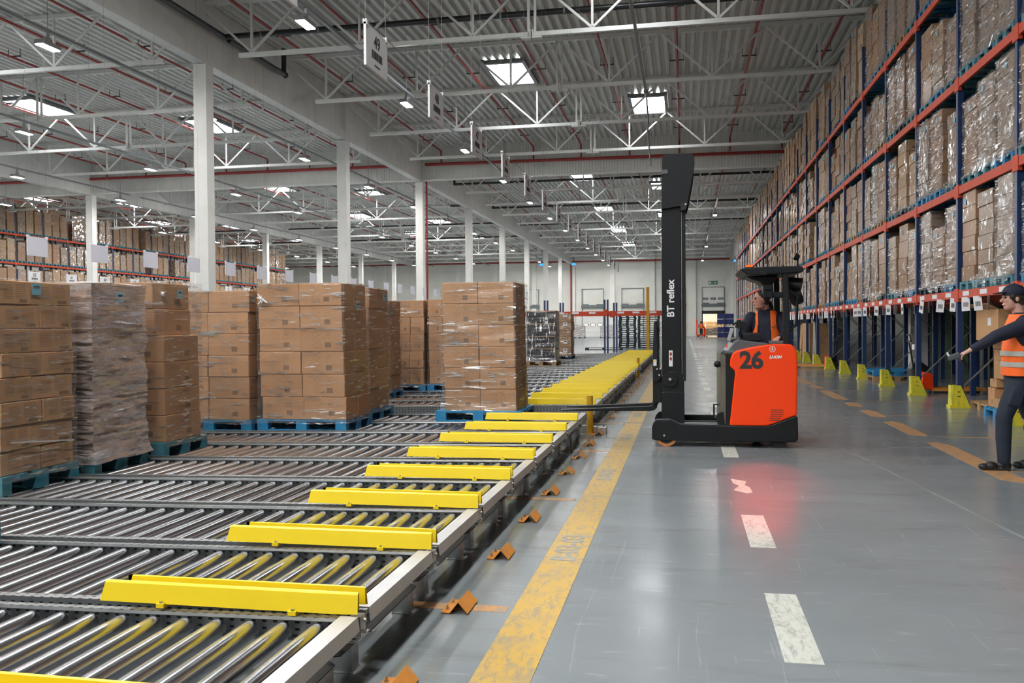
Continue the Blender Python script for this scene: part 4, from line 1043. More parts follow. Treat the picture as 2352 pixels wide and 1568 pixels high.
def pallet_truck(x, y, rz, label, handle=True):
    t = thing('pallet_jack', label, 'pallet jack', (x, y, 0), rz)
    for s in (-.2, .2): obj('fork', MB().box(0.15, 1.25, s-.08, s+.08, .06, .12), M['orange'], t)
    obj('pump_housing', MB().prism([(-.08, .1), (.18, .1), (.16, .42), (.05, .46), (-.04, .40)], 'y', -.26, .26), M['truckor'], t, bevel=.01)
    obj('pump', MB().cyl((-.12, 0, .08), (-.12, 0, .5), .06, 12), M['tblack'], t, smooth=True)
    for s in (-.09, .09): obj('steer_wheel', MB().cyl((-.12, s-.03, .11), (-.12, s+.03, .11), .11, 20).cyl((-.12, s-.035, .11), (-.12, s+.035, .11), .03, 10), M['rubber'], t, smooth=True)
    for s in (-.2, .2): obj('load_roller', MB().cyl((1.1, s-.04, .045), (1.1, s+.04, .045), .045, 12), M['rubber'], t, smooth=True)
    if handle:
        obj('handle', MB().tube([(-.13, 0, .45), (-.24, 0, 1.1)], .018, 8).tube([(-.24, -.11, 1.12), (-.26, -.10, 1.26), (-.26, .10, 1.26), (-.24, .11, 1.12), (-.24, -.11, 1.12)], .014, 8), M['tblack'], t, smooth=True)
    return t
pallet_truck(5.0, 20.35, .12, 'orange forked pallet jack with black wheel between the third and fourth yellow guards')
pallet_truck(4.9, 31.6, PI*.9, 'orange pallet jack parked by the far yellow guards under the rack')
t = thing('power_pallet_truck', 'dark motor unit with white cap beside the third yellow guard', 'pallet truck', (5.05, 20.9, 0))
obj('body', MB().prism([(-.15, .12), (.2, .12), (.2, .55), (-.05, .75), (-.15, .5)], 'y', -.2, .2), M['tblack'], t, bevel=.02); obj('mast', MB().box(-.03, .03, -.03, .03, .7, 1.55), M['tblack'], t); obj('cap', MB().box(-.07, .07, -.09, .09, .92, 1.04), M['paper'], t)

# ------------------------------------------------------------------ left-hand far racking
LX, LY0 = -49.0, 54.6
LLV = [2.35, 4.4, 6.45, 8.6]
lr = thing('pallet_rack', 'long blue and orange pallet rack far off on the left side of the hall', 'rack', (LX, LY0, 0))
ulm = MB().box(-.1, 0, -.06, .06, 0, 10.9).mesh('upright', M['rackblue2'])
for k in range(-1, 18):
    for xx in (0, -1.05): link('upright', ulm, lr, (xx, BAY*k, 0))
    if k < 17:
        for z in LLV:
            b = link('beam', bmf, lr, (-.04, BAY*k, z))
            link('beam_connector', cnm, b, (0.01, 0, 0))
rnd = random.Random(11); st = MB()
for k in range(-1, 17):
    for li, z in enumerate(LLV):
        for q in range(3):
            if rnd.random() < .04: continue
            y = LY0+BAY*k+.53+.895*q; h = rnd.choice([1.4, 1.55, 1.6]) if li < 3 else rnd.choice([1.75, 1.95, 2.1]); mt = rnd.choice(mats); x = LX-.52
            if li >= 2 and k < 13: tag(link('wrapped_pallet_load', far_mesh(h, 5, mt, M['pteal']), None, (x, y, z+BH), PI), '%s carton load, far left rack, %s level, %s bay from frame edge, %s slot' % (names[mt.name], ('upper', 'top')[li-2], ORD[k+1], sn[q]), 'pallet load', 'wrapped loads in the far left rack')
            else: st.box(x-.58, x+.58, y-.4, y+.4, z+.29, z+.29+h, m=rnd.choice((0, 1, 2))); st.box(x-.6, x+.6, y-.4, y+.4, z+BH, z+.28, m=3)
tag(obj('wrapped_loads', st, [M['cardw'], M['cardw2'], M['cardw3'], M['pteal']]), 'wrapped loads on the lower and last shelves of the far left rack', 'pallet loads', kind='stuff')
lr2 = thing('pallet_rack', 'second far rack row standing behind the far left rack', 'rack', (LX-1.5, LY0, 0))
for k in range(-1, 18): link('upright', ulm, lr2, (0, BAY*k, 0)); link('upright', ulm, lr2, (-1.05, BAY*k, 0))
st = MB()
for k in range(-1, 17):
    for z in LLV:
        for q in range(3): st.box(-1.1, -.1, .12+BAY*k+.9*q, .95+BAY*k+.9*q, z+.15, z+1.8)
o = obj('filler_cartons', st, M['cardw'], lr2); o['kind'] = 'stuff'

# ------------------------------------------------------------------ hanging signs
def sign(x, y, z, num, label, w=.62, h=.41, blank=False, group=None):
    t = thing('hanging_sign', label, 'sign', (x, y, z), group=group)
    obj('board', MB().box(-.012, .012, -w/2, w/2, 0, h), M['paper'] if not blank else M['paperb'], t)
    obj('wire', MB().cyl((0, -w/2+.02, h), (0, -w/2+.02, 12.19-z), .0018, 4).cyl((0, w/2-.02, h), (0, w/2-.02, 12.19-z), .0018, 4), M['brace'], t)
    obj('clip', MB().box(-.02, .02, -w/2, -w/2+.05, h-.02, h+.03).box(-.02, .02, w/2-.05, w/2, h-.02, h+.03), M['paper'], t)
    if not blank:
        text('number', num, .17, t, (.013, 0, h*.70), (PI/2, 0, PI/2), M['ink'], .001, bold=.003)
        b = MB(); rr = random.Random(y); yy = -.15
        while yy < .14:
            ww = rr.choice((.007, .012, .018)); b.box(.012, .0145, yy, yy+ww, h*.30, h*.48); yy += ww+rr.choice((.006, .011))
        obj('barcode', b, M['ink'], t); obj('small_print', MB().box(.012, .014, -.08, .08, h*.13, h*.16), M['ink'], t)
    return t
num = 50; y = 6.22
for i in range(18):
    if y > 42: break
    sign(-3.0, y, 4.03-.003*i, str(num), 'white hanging sign over the roller lanes, %s of its row, printed %d with barcode' % (ORD[i], num)); num -= 1; y += 2.15
tag(obj('sign_cable', MB().cyl((-3.0, 3, 4.47), (-3.0, 41, 4.42), .004, 4), M['brace']), 'thin steel cable linking the numbered hanging signs', 'cable')
for i in range(16): sign(-14.0, 17.05+2.10*i, 3.13+.008*i, '', 'blank lilac-white hanging sign seen over the wrapped loads, %s from the left edge' % ORD[i], blank=True, h=.42)
for i in range(15): sign(-24.0, 27.0+2.05*i, 3.27+.01*i, str(63-i), 'small white numbered sign far behind the wrapped loads, %s of its row' % ORD[i], w=.60, h=.42)
def exit_sign(x, z, label, flip):
    t = thing('exit_sign', label, 'exit sign', (x, Y1-.06, z))
    obj('plate', MB().box(-.6, .6, -.03, 0, -.24, .24), M['green'], t)
    s = -1 if flip else 1
    obj('arrow', MB().prism([(.1*s, -.06), (.3*s, -.06), (.3*s, -.15), (.5*s, 0), (.3*s, .15), (.3*s, .06), (.1*s, .06)], 'y', -.04, -.031), M['paper'], t)
    obj('pictogram', MB().box(-.42*s-.12, -.42*s+.14, -.04, -.031, -.17, .17).box(-.16*s-.02, -.16*s+.06, -.04, -.031, -.12, .14), M['paper'], t)
exit_sign(3.8, 7.25, 'green exit sign over the bright dock door', False)
exit_sign(-33.5, 7.2, 'green exit sign on the far wall above the wrapped loads', True)

# ------------------------------------------------------------------ bodies: tapered chains fused into one surface
def fuse(name, mb, voxel, mat, parent, smooth=3, loc=(0, 0, 0)):
    me = mb.mesh(name, mat); bm = bmesh.new(); bm.from_mesh(me); bmesh.ops.recalc_face_normals(bm, faces=bm.faces); bm.to_mesh(me); bm.free()
    o = bpy.data.objects.new('tmp', me); COL.objects.link(o)
    md = o.modifiers.new('r', 'REMESH'); md.mode = 'VOXEL'; md.voxel_size = voxel; md.use_smooth_shade = True
    if smooth: s = o.modifiers.new('s', 'SMOOTH'); s.factor = .5; s.iterations = smooth
    dg = bpy.context.evaluated_depsgraph_get(); m2 = bpy.data.meshes.new_from_object(o.evaluated_get(dg)); bpy.data.objects.remove(o)
    m2.materials.clear(); m2.materials.append(mat); m2.polygons.foreach_set('use_smooth', [True]*len(m2.polygons)); m2.name = name
    return link(name, m2, parent, loc)
def chain(mb, pts, n=14):
    """pts: (point, rx, ry) elliptical sections; rx along world x, ry along world y when the chain is vertical"""
    for (p, r), (q, s) in zip(pts, pts[1:]):
        mb.cyl(p, q, r, n, s)
    for p, r in pts: mb.ball(p, r, 8, n)
    return mb
def torso(mb, secs, n=18):
    """secs: (cx, cy, z, half width, half depth, yaw)"""
    rings = []
    for cx, cy_, z, a, b, yw in secs:
        c, s = math.cos(yw), math.sin(yw); ring = []
        for i in range(n):
            t = 2*PI*i/n; ex = math.copysign(abs(math.cos(t))**.8, math.cos(t))*a; ey = math.copysign(abs(math.sin(t))**.8, math.sin(t))*b
            ring.append((cx+ex*c-ey*s, cy_+ex*s+ey*c, z))
        rings.append(ring)
    return mb.loft(rings)
def hand(mb, wrist, d, palmn, curl=1.0, s=1.0, side=1):
    """palm and five fingers; d = direction from wrist, palmn = palm normal, fingers curl towards palmn"""
    d = Vector(d).normalized(); nn = Vector(palmn).normalized(); sd = d.cross(nn).normalized()*side; w = Vector(wrist)
    for k in (-1.2, -.4, .4, 1.2): chain(mb, [(w+sd*k*.012*s, .017*s), (w+d*.085*s+sd*k*.018*s, .013*s)], 8)
    for k, ln in ((-1.5, .068), (-.5, .080), (.5, .076), (1.5, .060)):
        b = w+d*.09*s+sd*k*.019*s; a1 = .5*curl; p1 = b+(d*math.cos(a1)+nn*math.sin(a1))*ln*.45*s
        a2 = 1.5*curl; p2 = p1+(d*math.cos(a2)+nn*math.sin(a2))*ln*.33*s; a3 = 2.2*curl; p3 = p2+(d*math.cos(a3)+nn*math.sin(a3))*ln*.25*s
        chain(mb, [(b, .010*s), (p1, .009*s), (p2, .008*s), (p3, .007*s)], 8)
    b = w+d*.03*s-sd*.028*s; q = b+(d*.6-sd*.6+nn*.5).normalized()*.045*s; q2 = q+(d*.8+nn*.5+sd*.1).normalized()*.035*s
    chain(mb, [(b, .014*s), (q, .011*s), (q2, .009*s)], 8)
def head(mb, c, R, s=1.0):
    """R: rotation whose -x axis is where the face looks"""
    c = Vector(c)
    def B(p, r, sc): mb.ball(c+R @ (Vector(p)*s), r*s, 12, 18, sc=sc, rot=R)
    B((.012, 0, .035), .092, (1.02, .82, .95))      # skull
    B((-.030, 0, -.030), .070, (.86, .86, 1.12))   # face
    B((-.045, 0, -.085), .042, (1, 1.0, .75))      # chin and jaw
    B((-.012, 0, -.075), .052, (1.05, 1.05, .7))
    B((-.086, 0, .028), .022, (.6, 2.0, .5))       # brow
    mb.cyl(c+R @ (Vector((-.086, 0, .018))*s), c+R @ (Vector((-.118, 0, -.022))*s), .009*s, 8, .015*s); B((-.112, 0, -.024), .015, (1, 1.15, .8))
    B((-.092, 0, -.058), .020, (.7, 1.25, .45))    # lips
    B((-.074, .032, -.012), .020, (.8, 1, .9)); B((-.074, -.032, -.012), .020, (.8, 1, .9))
    for q in (-1, 1): B((.010, .078*q, -.005), .026, (.75, .32, 1.2))
def eyes(parent, c, R, s=1.0):
    b = MB()
    for q in (-1, 1):
        b.ball(Vector(c)+R @ (Vector((-.083, .031*q, .012))*s), .011*s, 6, 10)
    obj('eyes', b, M['ink'], parent, smooth=True)
    b = MB()
    for q in (-1, 1): b.ball(Vector(c)+R @ (Vector((-.090, .032*q, .034))*s), .016*s, 5, 8, sc=(.5, 1.3, .28), rot=R)
    obj('eyebrows', b, M['hair'], parent, smooth=True)
def Rz(a): return Matrix.Rotation(a, 3, 'Z')
def shoe(mb, x, y, z, rz, s=1.0, pitch=0):
    R = Matrix.Rotation(rz, 3, 'Z') @ Matrix.Rotation(pitch, 3, 'Y'); o = Vector((x, y, z))
    for p, r, sc in (((-.17, 0, .035), .045, (1.2, 1, .75)), ((-.10, 0, .045), .048, (1.3, 1, .9)), ((0, 0, .05), .043, (1.2, .95, 1.1)), ((.05, 0, .05), .042, (1, .9, 1.1)), ((0, 0, .10), .045, (1, .9, 1))):
        mb.ball(o+R @ (Vector(p)*s), r*s, 8, 12, sc=sc, rot=R)
    for p in ((-.19, 0, .012), (.07, 0, .012)): pass
    mb.obox(o+R @ (Vector((-.06, 0, .012))*s), (.27*s, .078*s, .022*s), R)

# walking worker at the right edge, facing left, scanner held out
wk = thing('person', 'man in navy cap and orange high-visibility vest walking left with a hand scanner held out', 'person', (3.30, 9.80, 0))
O = Vector((3.30, 9.80, 0))
def L(x, y, z): return Vector((x, y, z))-O
hR = Rz(.10)
hc = L(3.288, 9.80, 1.745)
b = MB(); head(b, hc, hR, 1.02)
chain(b, [(L(3.325, 9.80, 1.68), .058), (L(3.35, 9.80, 1.56), .062)])
torso(b, [(.075, .0, 1.50, .10, .17, 0), (.07, 0, 1.3, .11, .15, 0), (.05, 0, 1.0, .10, .14, 0)])
chain(b, [(L(3.33, 9.62, 1.48), .055), (L(3.06, 9.58, 1.365), .042), (L(2.825, 9.56, 1.235), .028)])
hand(b, L(2.825, 9.56, 1.235), (-1, 0, -.55), (.35, .15, -1), .8, 1.0)
chain(b, [(L(3.40, 9.98, 1.48), .055), (L(3.50, 10.02, 1.2), .042), (L(3.46, 10.0, .95), .03)]); hand(b, L(3.46, 10.0, .95), (-.1, 0, -1), (-1, 0, 0), .4)
chain(b, [(L(3.34, 9.76, .95), .07), (L(3.185, 9.73, .56), .05), (L(3.185, 9.73, .12), .04)])
chain(b, [(L(3.36, 9.87, .95), .07), (L(3.48, 9.92, .52), .06), (L(3.52, 9.92, .12), .04)])
fuse('body', b, .0075, M['skin2'], wk, 3)
eyes(wk, hc, hR, 1.02)
b = MB(); b.ball(hc+hR @ Vector((.022, 0, .022)), .098, 12, 18, sc=(1, .88, .92), rot=hR); b.ball(hc+hR @ Vector((.055, 0, -.03)), .062, 8, 12, sc=(.8, 1.12, 1.1), rot=hR)
for q in (-1, 1): b.ball(hc+hR @ Vector((-.03, .078*q, .03)), .02, 6, 8, sc=(1.2, .5, 1.4), rot=hR)
fuse('hair', b, .006, M['hair'], wk, 1)
cp_ = MB(); cp_.ball(hc+hR @ Vector((.012, 0, .062)), .108, 12, 20, sc=(1.04, .90, .86), rot=hR)
cp_.ball(hc+hR @ Vector((-.125, 0, .062)), .075, 8, 14, sc=(1.0, .85, .13), rot=hR @ Matrix.Rotation(-.16, 3, 'Y')); cp_.ball(hc+hR @ Vector((.012, 0, .156)), .010, 5, 8)
# cut the cap below its rim
cap = fuse('cap', cp_, .006, M['navy'], wk, 1)
bm = bmesh.new(); bm.from_mesh(cap.data); bmesh.ops.bisect_plane(bm, geom=bm.verts[:]+bm.edges[:]+bm.faces[:], plane_co=hc+Vector((0, 0, .040)), plane_no=(0.05, 0, -1), clear_outer=True); bm.to_mesh(cap.data); bm.free()
# navy sweatshirt: torso and sleeves
b = MB()
torso(b, [(.055, 0, .93, .125, .175, 0), (.05, 0, 1.05, .130, .18, 0), (.05, 0, 1.20, .130, .185, 0), (.055, 0, 1.38, .128, .20, 0), (.06, 0, 1.50, .115, .205, 0), (.06, 0, 1.56, .085, .15, 0), (.055, 0, 1.605, .07, .085, 0)])
chain(b, [(L(3.345, 9.625, 1.475), .085), (L(3.19, 9.59, 1.415), .074), (L(3.06, 9.575, 1.365), .064), (L(2.96, 9.565, 1.305), .055), (L(2.845, 9.56, 1.245), .040)])
chain(b, [(L(3.39, 9.975, 1.475), .085), (L(3.49, 10.01, 1.2), .062), (L(3.455, 10.0, .97), .042)])
fuse('sweatshirt', b, .009, M['navy'], wk, 4)
# vest: shell round the torso with open arm holes
b = MB(); torso(b, [(.045, 0, .955, .155, .205, 0), (.05, 0, 1.10, .150, .205, 0), (.05, 0, 1.25, .146, .206, 0), (.055, 0, 1.38, .142, .205, 0), (.06, 0, 1.48, .130, .175, 0), (.06, 0, 1.555, .105, .140, 0), (.055, 0, 1.60, .09, .105, 0)], 24)
vest = fuse('high_visibility_vest', b, .009, M['hivis'], wk, 3)
def cut(o, co, no):
    bm = bmesh.new(); bm.from_mesh(o.data); bmesh.ops.bisect_plane(bm, geom=bm.verts[:]+bm.edges[:]+bm.faces[:], plane_co=co, plane_no=no, clear_outer=True); bm.to_mesh(o.data); bm.free()
cut(vest, (0, 0, 1.588), (0, 0, 1)); cut(vest, (0, 0, .965), (0, 0, -1))
def hole(o, c, r):
    bm = bmesh.new(); bm.from_mesh(o.data); c = Vector(c)
    dl = [f for f in bm.faces if (lambda d: (d.x/r[0])**2+(d.y/r[1])**2+(d.z/r[2])**2 < 1)(f.calc_center_median()-c)]
    bmesh.ops.delete(bm, geom=dl, context='FACES'); bm.to_mesh(o.data); bm.free()
hole(vest, (.045, -.20, 1.46), (.105, .10, .20)); hole(vest, (.06, .20, 1.46), (.11, .10, .19))
sol = vest.modifiers.new('s', 'SOLIDIFY'); sol.thickness = .005
for z0 in (1.055, 1.165):
    b = MB(); ring = lambda z, g: [( .048+(.152+g)*math.copysign(abs(math.cos(2*PI*i/28))**.8, math.cos(2*PI*i/28)), (.209+g)*math.copysign(abs(math.sin(2*PI*i/28))**.8, math.sin(2*PI*i/28)), z) for i in range(28)]
    b.loft([ring(z0, .004), ring(z0+.05, .0045)]); obj('reflective_band', b, M['reflect'], wk, smooth=True)
# trousers
b = MB(); torso(b, [(.05, 0, .99, .125, .17, 0), (.05, 0, .90, .13, .18, 0), (.045, 0, .80, .125, .17, 0)])
chain(b, [(L(3.325, 9.73, .88), .108), (L(3.24, 9.73, .70), .092), (L(3.185, 9.73, .55), .080), (L(3.18, 9.73, .32), .074), (L(3.185, 9.73, .10), .062)])
chain(b, [(L(3.37, 9.89, .88), .105), (L(3.44, 9.91, .70), .09), (L(3.50, 9.92, .52), .078), (L(3.52, 9.92, .3), .072), (L(3.54, 9.92, .11), .062)])
b.obox(L(3.27, 9.635, .74), (.12, .02, .16), Matrix.Rotation(.3, 3, 'Y'))
fuse('trousers', b, .010, M['navyt'], wk, 4)
b = MB(); shoe(b, *(L(3.165, 9.73, .0)), .0, 1.0); fuse('shoe', b, .006, M['shoe'], wk, 1)
b = MB(); shoe(b, *(L(3.545, 9.92, .0)), .05, 1.0); fuse('shoe', b, .006, M['shoe'], wk, 1)
sg = thing('hand_scanner', 'grey and black handheld barcode scanner in the walking worker\'s hand', 'scanner', (2.70, 9.56, 1.165))
b = MB(); R = Matrix.Rotation(-.35, 3, 'Y')
obj('scanner_head', MB().obox((-.035, 0, .0), (.11, .065, .055), R).obox((.03, 0, -.0), (.06, .05, .045), R), M['tgrey'], sg, bevel=.012)
obj('scan_window', MB().obox((-.092, 0, .022), (.008, .05, .04), R), M['paper'], sg)
obj('handle', MB().obox((.055, 0, -.055), (.04, .035, .13), Matrix.Rotation(-.5, 3, 'Y')), M['tblack'], sg, bevel=.01)

# ------------------------------------------------------------------ reach truck
TY, TW = 11.05, 1.24
tk = thing('reach_truck', 'orange and black reach truck numbered 26 with raised black mast and forks over the lanes', 'forklift', (.5, TY+TW/2, 0))
T0 = Vector((.5, TY+TW/2, 0))
def tobj(name, mb, mat, parent=None, **k):
    o = obj(name, mb, mat, None, **k); o.parent = parent or tk
    o.location = (-T0.x, -T0.y, 0) if parent is None else (0, 0, 0)
    return o
ya, yb = TY, TY+TW
leg = [(-.405, .085), (-.405, .243), (-.385, .285), (-.352, .322), (-.18, .328), (-.06, .272), (.62, .268), (.62, .075), (-.35, .075)]
for y0, y1 in ((ya, ya+.13), (yb-.13, yb)):
    tobj('support_leg', MB().prism(leg, 'y', y0, y1), M['tblack'], bevel=.008)
tobj('leg_top_trim', MB().sheet([(-.39, .285), (-.352, .326), (-.18, .332), (-.06, .276), (.6, .272)], 'y', ya+.004, ya+.13, .004), M['tgrey'])
base = [(.40, .075), (.40, .268), (.95, .268), (1.0, .276), (1.123, .322), (1.24, .372), (1.30, .394), (1.334, .385), (1.340, .12), (1.31, .078)]
tobj('chassis', MB().prism(base, 'y', ya-.004, yb+.004), M['tblack'], bevel=.012)
tobj('chassis_deck', MB().box(.0, .62, ya+.13, yb-.13, .10, .235).box(-.1, .45, ya+.2, ya+.28, .235, .30).box(-.1, .45, yb-.28, yb-.2, .235, .30), M['tdark'], bevel=.006)
tobj('reach_rail', MB().box(-.3, .5, ya+.135, ya+.17, .17, .29).box(-.3, .5, yb-.17, yb-.135, .17, .29), M['steel'])
for y0 in (ya+.02, yb-.11):
    w_ = tobj('load_wheel', MB().cyl((-.231, y0, .142), (-.231, y0+.09, .142), .142, 36), M['wheel'], smooth=True)
    tobj('wheel_hub', MB().cyl((-.231, y0-.004, .142), (-.231, y0+.094, .142), .105, 24), M['tblack'], smooth=True)
tobj('axle_bolt', MB().cyl((-.255, ya-.008, .138), (-.255, ya, .138), .014, 12), M['bolt'], smooth=True)
tobj('drive_wheel', MB().cyl((1.12, ya+.06, .095), (1.12, ya+.13, .095), .095, 20).cyl((.9, ya+.5, .14), (.9, ya+.62, .14), .14, 20), M['rubber'], smooth=True)
side = [(.533, .270), (.60, .90), (.598, .935), (.585, .952), (.548, .985), (.538, 1.023), (.545, 1.085), (.557, 1.119), (.575, 1.155), (.60, 1.178), (.626, 1.189), (.745, 1.219), (.913, 1.25), (1.041, 1.266), (1.208, 1.267), (1.262, 1.258), (1.296, 1.232), (1.318, 1.196), (1.328, 1.118), (1.333, .971), (1.324, .394), (1.30, .397), (1.24, .375), (1.123, .324), (1.0, .278), (.95, .270)]
for nm, y0, y1 in (('side_panel', ya, ya+.16), ('side_panel', yb-.16, yb)):
    tobj(nm, MB().prism(side, 'y', y0, y1), M['truckor'], bevel=.022)
tobj('rear_panel', MB().prism([(1.20, .40), (1.325, .40), (1.33, 1.1), (1.30, 1.22), (1.20, 1.25)], 'y', ya+.1, yb-.1), M['truckor'], bevel=.015)
# vent slots
b = MB()
for i in range(6):
    zz = .318+.025*i; b.box(1.002+.004*i, 1.12+.016*min(i, 3)+(.0 if i > 2 else 0), ya-.0015, ya+.01, zz+.02, zz+.029)
tobj('vent_slots', b, M['ink'])
txt = text('number_lettering', '26', .285, tk, (0, 0, 0), (PI/2, 0, 0), M['ink'], .001, bold=.011, spacing=.95); txt.location = Vector((.795, ya-.0015, 1.062))-T0; part(txt, 'black number 26')
txt = text('lettering', 'LI-ION', .048, tk, (0, 0, 0), (PI/2, 0, 0), M['paper'], .001, shear=.25, bold=.003); txt.location = Vector((1.075, ya-.0015, 1.108))-T0; part(txt, 'small white italic lettering')
txt = text('emblem', 'S', .05, tk, (0, 0, 0), (PI/2, 0, 0), M['paper'], .001, bold=.0015); txt.location = Vector((1.042, ya-.0015, 1.205))-T0
ring_ = MB(); n = 28
vs = [(math.cos(2*PI*i/n)*r_, 0, math.sin(2*PI*i/n)*r_) for r_ in (.030, .036) for i in range(n)]
ring_.add(vs, [(i, (i+1) % n, n+(i+1) % n, n+i) for i in range(n)]); o = obj('emblem_ring', ring_, M['paper'], tk, tuple(Vector((1.042, ya-.002, 1.205))-T0))
# dash, grey top cover
dash = [(.50, 1.15), (.52, 1.185), (.60, 1.30), (.64, 1.325), (.78, 1.30), (1.0, 1.275), (1.0, 1.20), (.64, 1.12)]
tobj('dashboard', MB().prism(dash, 'y', ya+.06, yb-.06), M['tgrey'], bevel=.015)
tobj('side_shelf', MB().prism([(.43, 1.165), (.455, 1.20), (.50, 1.185), (.60, 1.19), (.60, 1.15), (.48, 1.14)], 'y', ya+.02, ya+.14), M['tgrey'], bevel=.01)
tobj('armrest', MB().box(1.01, 1.19, ya+.10, ya+.22, 1.255, 1.305), M['tgrey'], bevel=.015)
tobj('control_console', MB().box(.71, .92, ya+.22, ya+.42, 1.27, 1.40).box(.71, .92, ya+.20, ya+.22, 1.30, 1.39), M['tblack'], bevel=.012)
tobj('windscreen', MB().prism([(.555, 1.30), (.60, 1.46), (.607, 1.46), (.567, 1.30)], 'y', ya+.25, yb-.15), M['tgrey'])
tobj('holder', MB().obox((.69, ya+.34, 1.50), (.12, .05, .10), Matrix.Rotation(.3, 3, 'Y')).obox((.64, ya+.34, 1.53), (.12, .03, .025), Matrix.Rotation(-.5, 3, 'Y')).cyl((.69, ya+.36, 1.3), (.69, ya+.36, 1.46), .012, 8), M['tblack'], bevel=.006)
tobj('orange_flag', MB().prism([(.50, 1.22), (.525, 1.22), (.535, 1.30)], 'y', ya+.28, ya+.30), M['truckor'])
# battery and front column
tobj('battery_case', MB().box(.425, .495, ya+.04, yb-.04, .28, 1.16), M['tolive'], bevel=.006)
tobj('front_column', MB().prism([(.495, .27), (.495, 1.15), (.56, 1.14), (.545, 1.09), (.54, 1.0), (.595, .94), (.598, .90), (.535, .27)], 'y', ya+.012, ya+.20), M['tblack'], bevel=.004)
tobj('battery_latch', MB().box(.34, .36, ya+.03, ya+.09, .38, .52).box(.34, .42, ya+.03, ya+.09, .515, .53).prism([(.36, .36), (.40, .42), (.46, .44), (.48, .28), (.40, .28)], 'y', ya+.02, ya+.12), M['tblack'], bevel=.004)
tobj('mirror_knob', MB().cyl((.38, ya+.05, 1.02), (.43, ya+.05, 1.02), .03, 16).ball((.392, ya+.05, 1.02), .042, 8, 14), M['tblack'], smooth=True)
tobj('bracket', MB().tube([(.44, ya+.06, 1.16), (.44, ya+.06, 1.04)], .008, 6), M['tblack'], smooth=True)
# overhead guard
gt = [(.665, 2.178), (.70, 2.192), (1.0, 2.206), (1.36, 2.205), (1.40, 2.195), (1.40, 2.13), (1.22, 2.12), (.80, 2.105), (.745, 2.115)]
tobj('overhead_guard', MB().prism(gt, 'y', ya+.02, yb-.02), M['tdark'], bevel=.012)
tobj('guard_cowl', MB().prism([(.76, 2.11), (1.15, 2.12), (1.10, 2.04), (1.07, 1.98), (1.05, 1.80), (.975, 1.80), (.965, 1.90), (.955, 2.00), (.92, 2.04), (.82, 2.07)], 'y', ya+.34, yb-.34), M['tblack'], bevel=.02)
tobj('monitor_box', MB().box(.94, 1.20, ya+.10, ya+.26, 1.83, 1.90).box(.94, 1.06, ya+.08, ya+.24, 1.83, 1.985).box(.955, 1.05, ya+.06, ya+.08, 1.92, 1.965), M['tdark'], bevel=.01)
for y0 in (ya+.04, yb-.12): tobj('guard_post', MB().prism([(1.175, 1.25), (1.255, 1.25), (1.235, 2.13), (1.165, 2.13)], 'y', y0, y0+.08), M['tblack'], bevel=.008)
tobj('rear_post', MB().tube([(1.25, ya+.10, 1.92), (1.345, ya+.12, 1.85), (1.335, ya+.12, 1.5), (1.24, ya+.10, 1.42)], .018, 8).tube([(1.25, yb-.10, 1.92), (1.345, yb-.12, 1.85), (1.335, yb-.12, 1.5), (1.24, yb-.10, 1.42)], .018, 8), M['tblack'], smooth=True)
tobj('fan_unit', MB().cyl((1.25, ya+.35, 2.02), (1.42, ya+.35, 1.98), .07, 20, .10).cyl((1.40, ya+.32, 1.86), (1.30, ya+.30, 1.82), .10, 20), M['tblack'], smooth=True)
tobj('rear_work_lamp', MB().cyl((1.375, ya+.18, 2.31), (1.32, ya+.18, 2.335), .035, 14, .048).cyl((1.36, ya+.2, 2.2), (1.36, ya+.2, 2.29), .012, 8).cyl((1.36, ya+.18, 2.335), (1.385, ya+.18, 2.40), .005, 5), M['tblack'], smooth=True)
tobj('beacon_lamp', MB().ball((.785, ya+.20, 2.20), .05, 8, 16, sc=(1, 1, .95)), M['beacon'], smooth=True)
tobj('beacon_base', MB().cyl((.785, ya+.20, 2.19), (.785, ya+.20, 2.212), .055, 16), M['tblack'], smooth=True)
# seat
tobj('seat', MB().box(.80, 1.18, ya+.45, ya+.95, .92, 1.05), M['rubber'], bevel=.04)
tobj('backrest', MB().box(.99, 1.10, ya+.78, ya+.90, 1.05, 1.60).prism([(.96, 1.55), (.97, 1.78), (1.0, 1.82), (1.09, 1.82), (1.13, 1.74), (1.14, 1.55)], 'y', ya+.74, ya+.84), M['rubber'], bevel=.03)
tobj('cab_floor', MB().box(.50, 1.25, ya+.16, yb-.16, .27, .42), M['tblack'])
# mast
mx0, mx1 = -.282, -.045
for y0 in (ya+.22, yb-.34):
    tobj('mast_channel', MB().box(mx0, mx1, y0, y0+.12, .11, 3.30), M['tdark'], bevel=.006)
    tobj('inner_mast', MB().box(mx0+.05, mx1-.04, y0+.12 if y0 < 11.5 else y0-.05, y0+.17 if y0 < 11.5 else y0, .2, 3.2), M['tblack'])
tobj('cross_member', MB().box(mx0+.02, mx1, ya+.3, yb-.3, 3.15, 3.28).box(mx0+.02, mx1, ya+.3, yb-.3, .15, .40), M['tdark'])
hood = [(-.274, 2.96), (-.274, 3.55), (-.268, 3.60), (-.250, 3.63), (-.22, 3.648), (.07, 3.645), (.105, 3.635), (.125, 3.60), (.128, 3.50), (.115, 3.40), (.052, 3.067), (.03, 3.0), (-.042, 2.99)]
for y0 in (ya+.17, yb-.21): tobj('mast_hood', MB().prism(hood, 'y', y0, y0+.05), M['tdark'], bevel=.006)
tobj('hood_plate', MB().box(-.276, -.20, ya+.155, ya+.17, 3.40, 3.45).prism([(-.25, 3.63), (.07, 3.63), (.07, 3.60), (-.25, 3.60)], 'y', ya+.2, yb-.2), M['tgrey'])
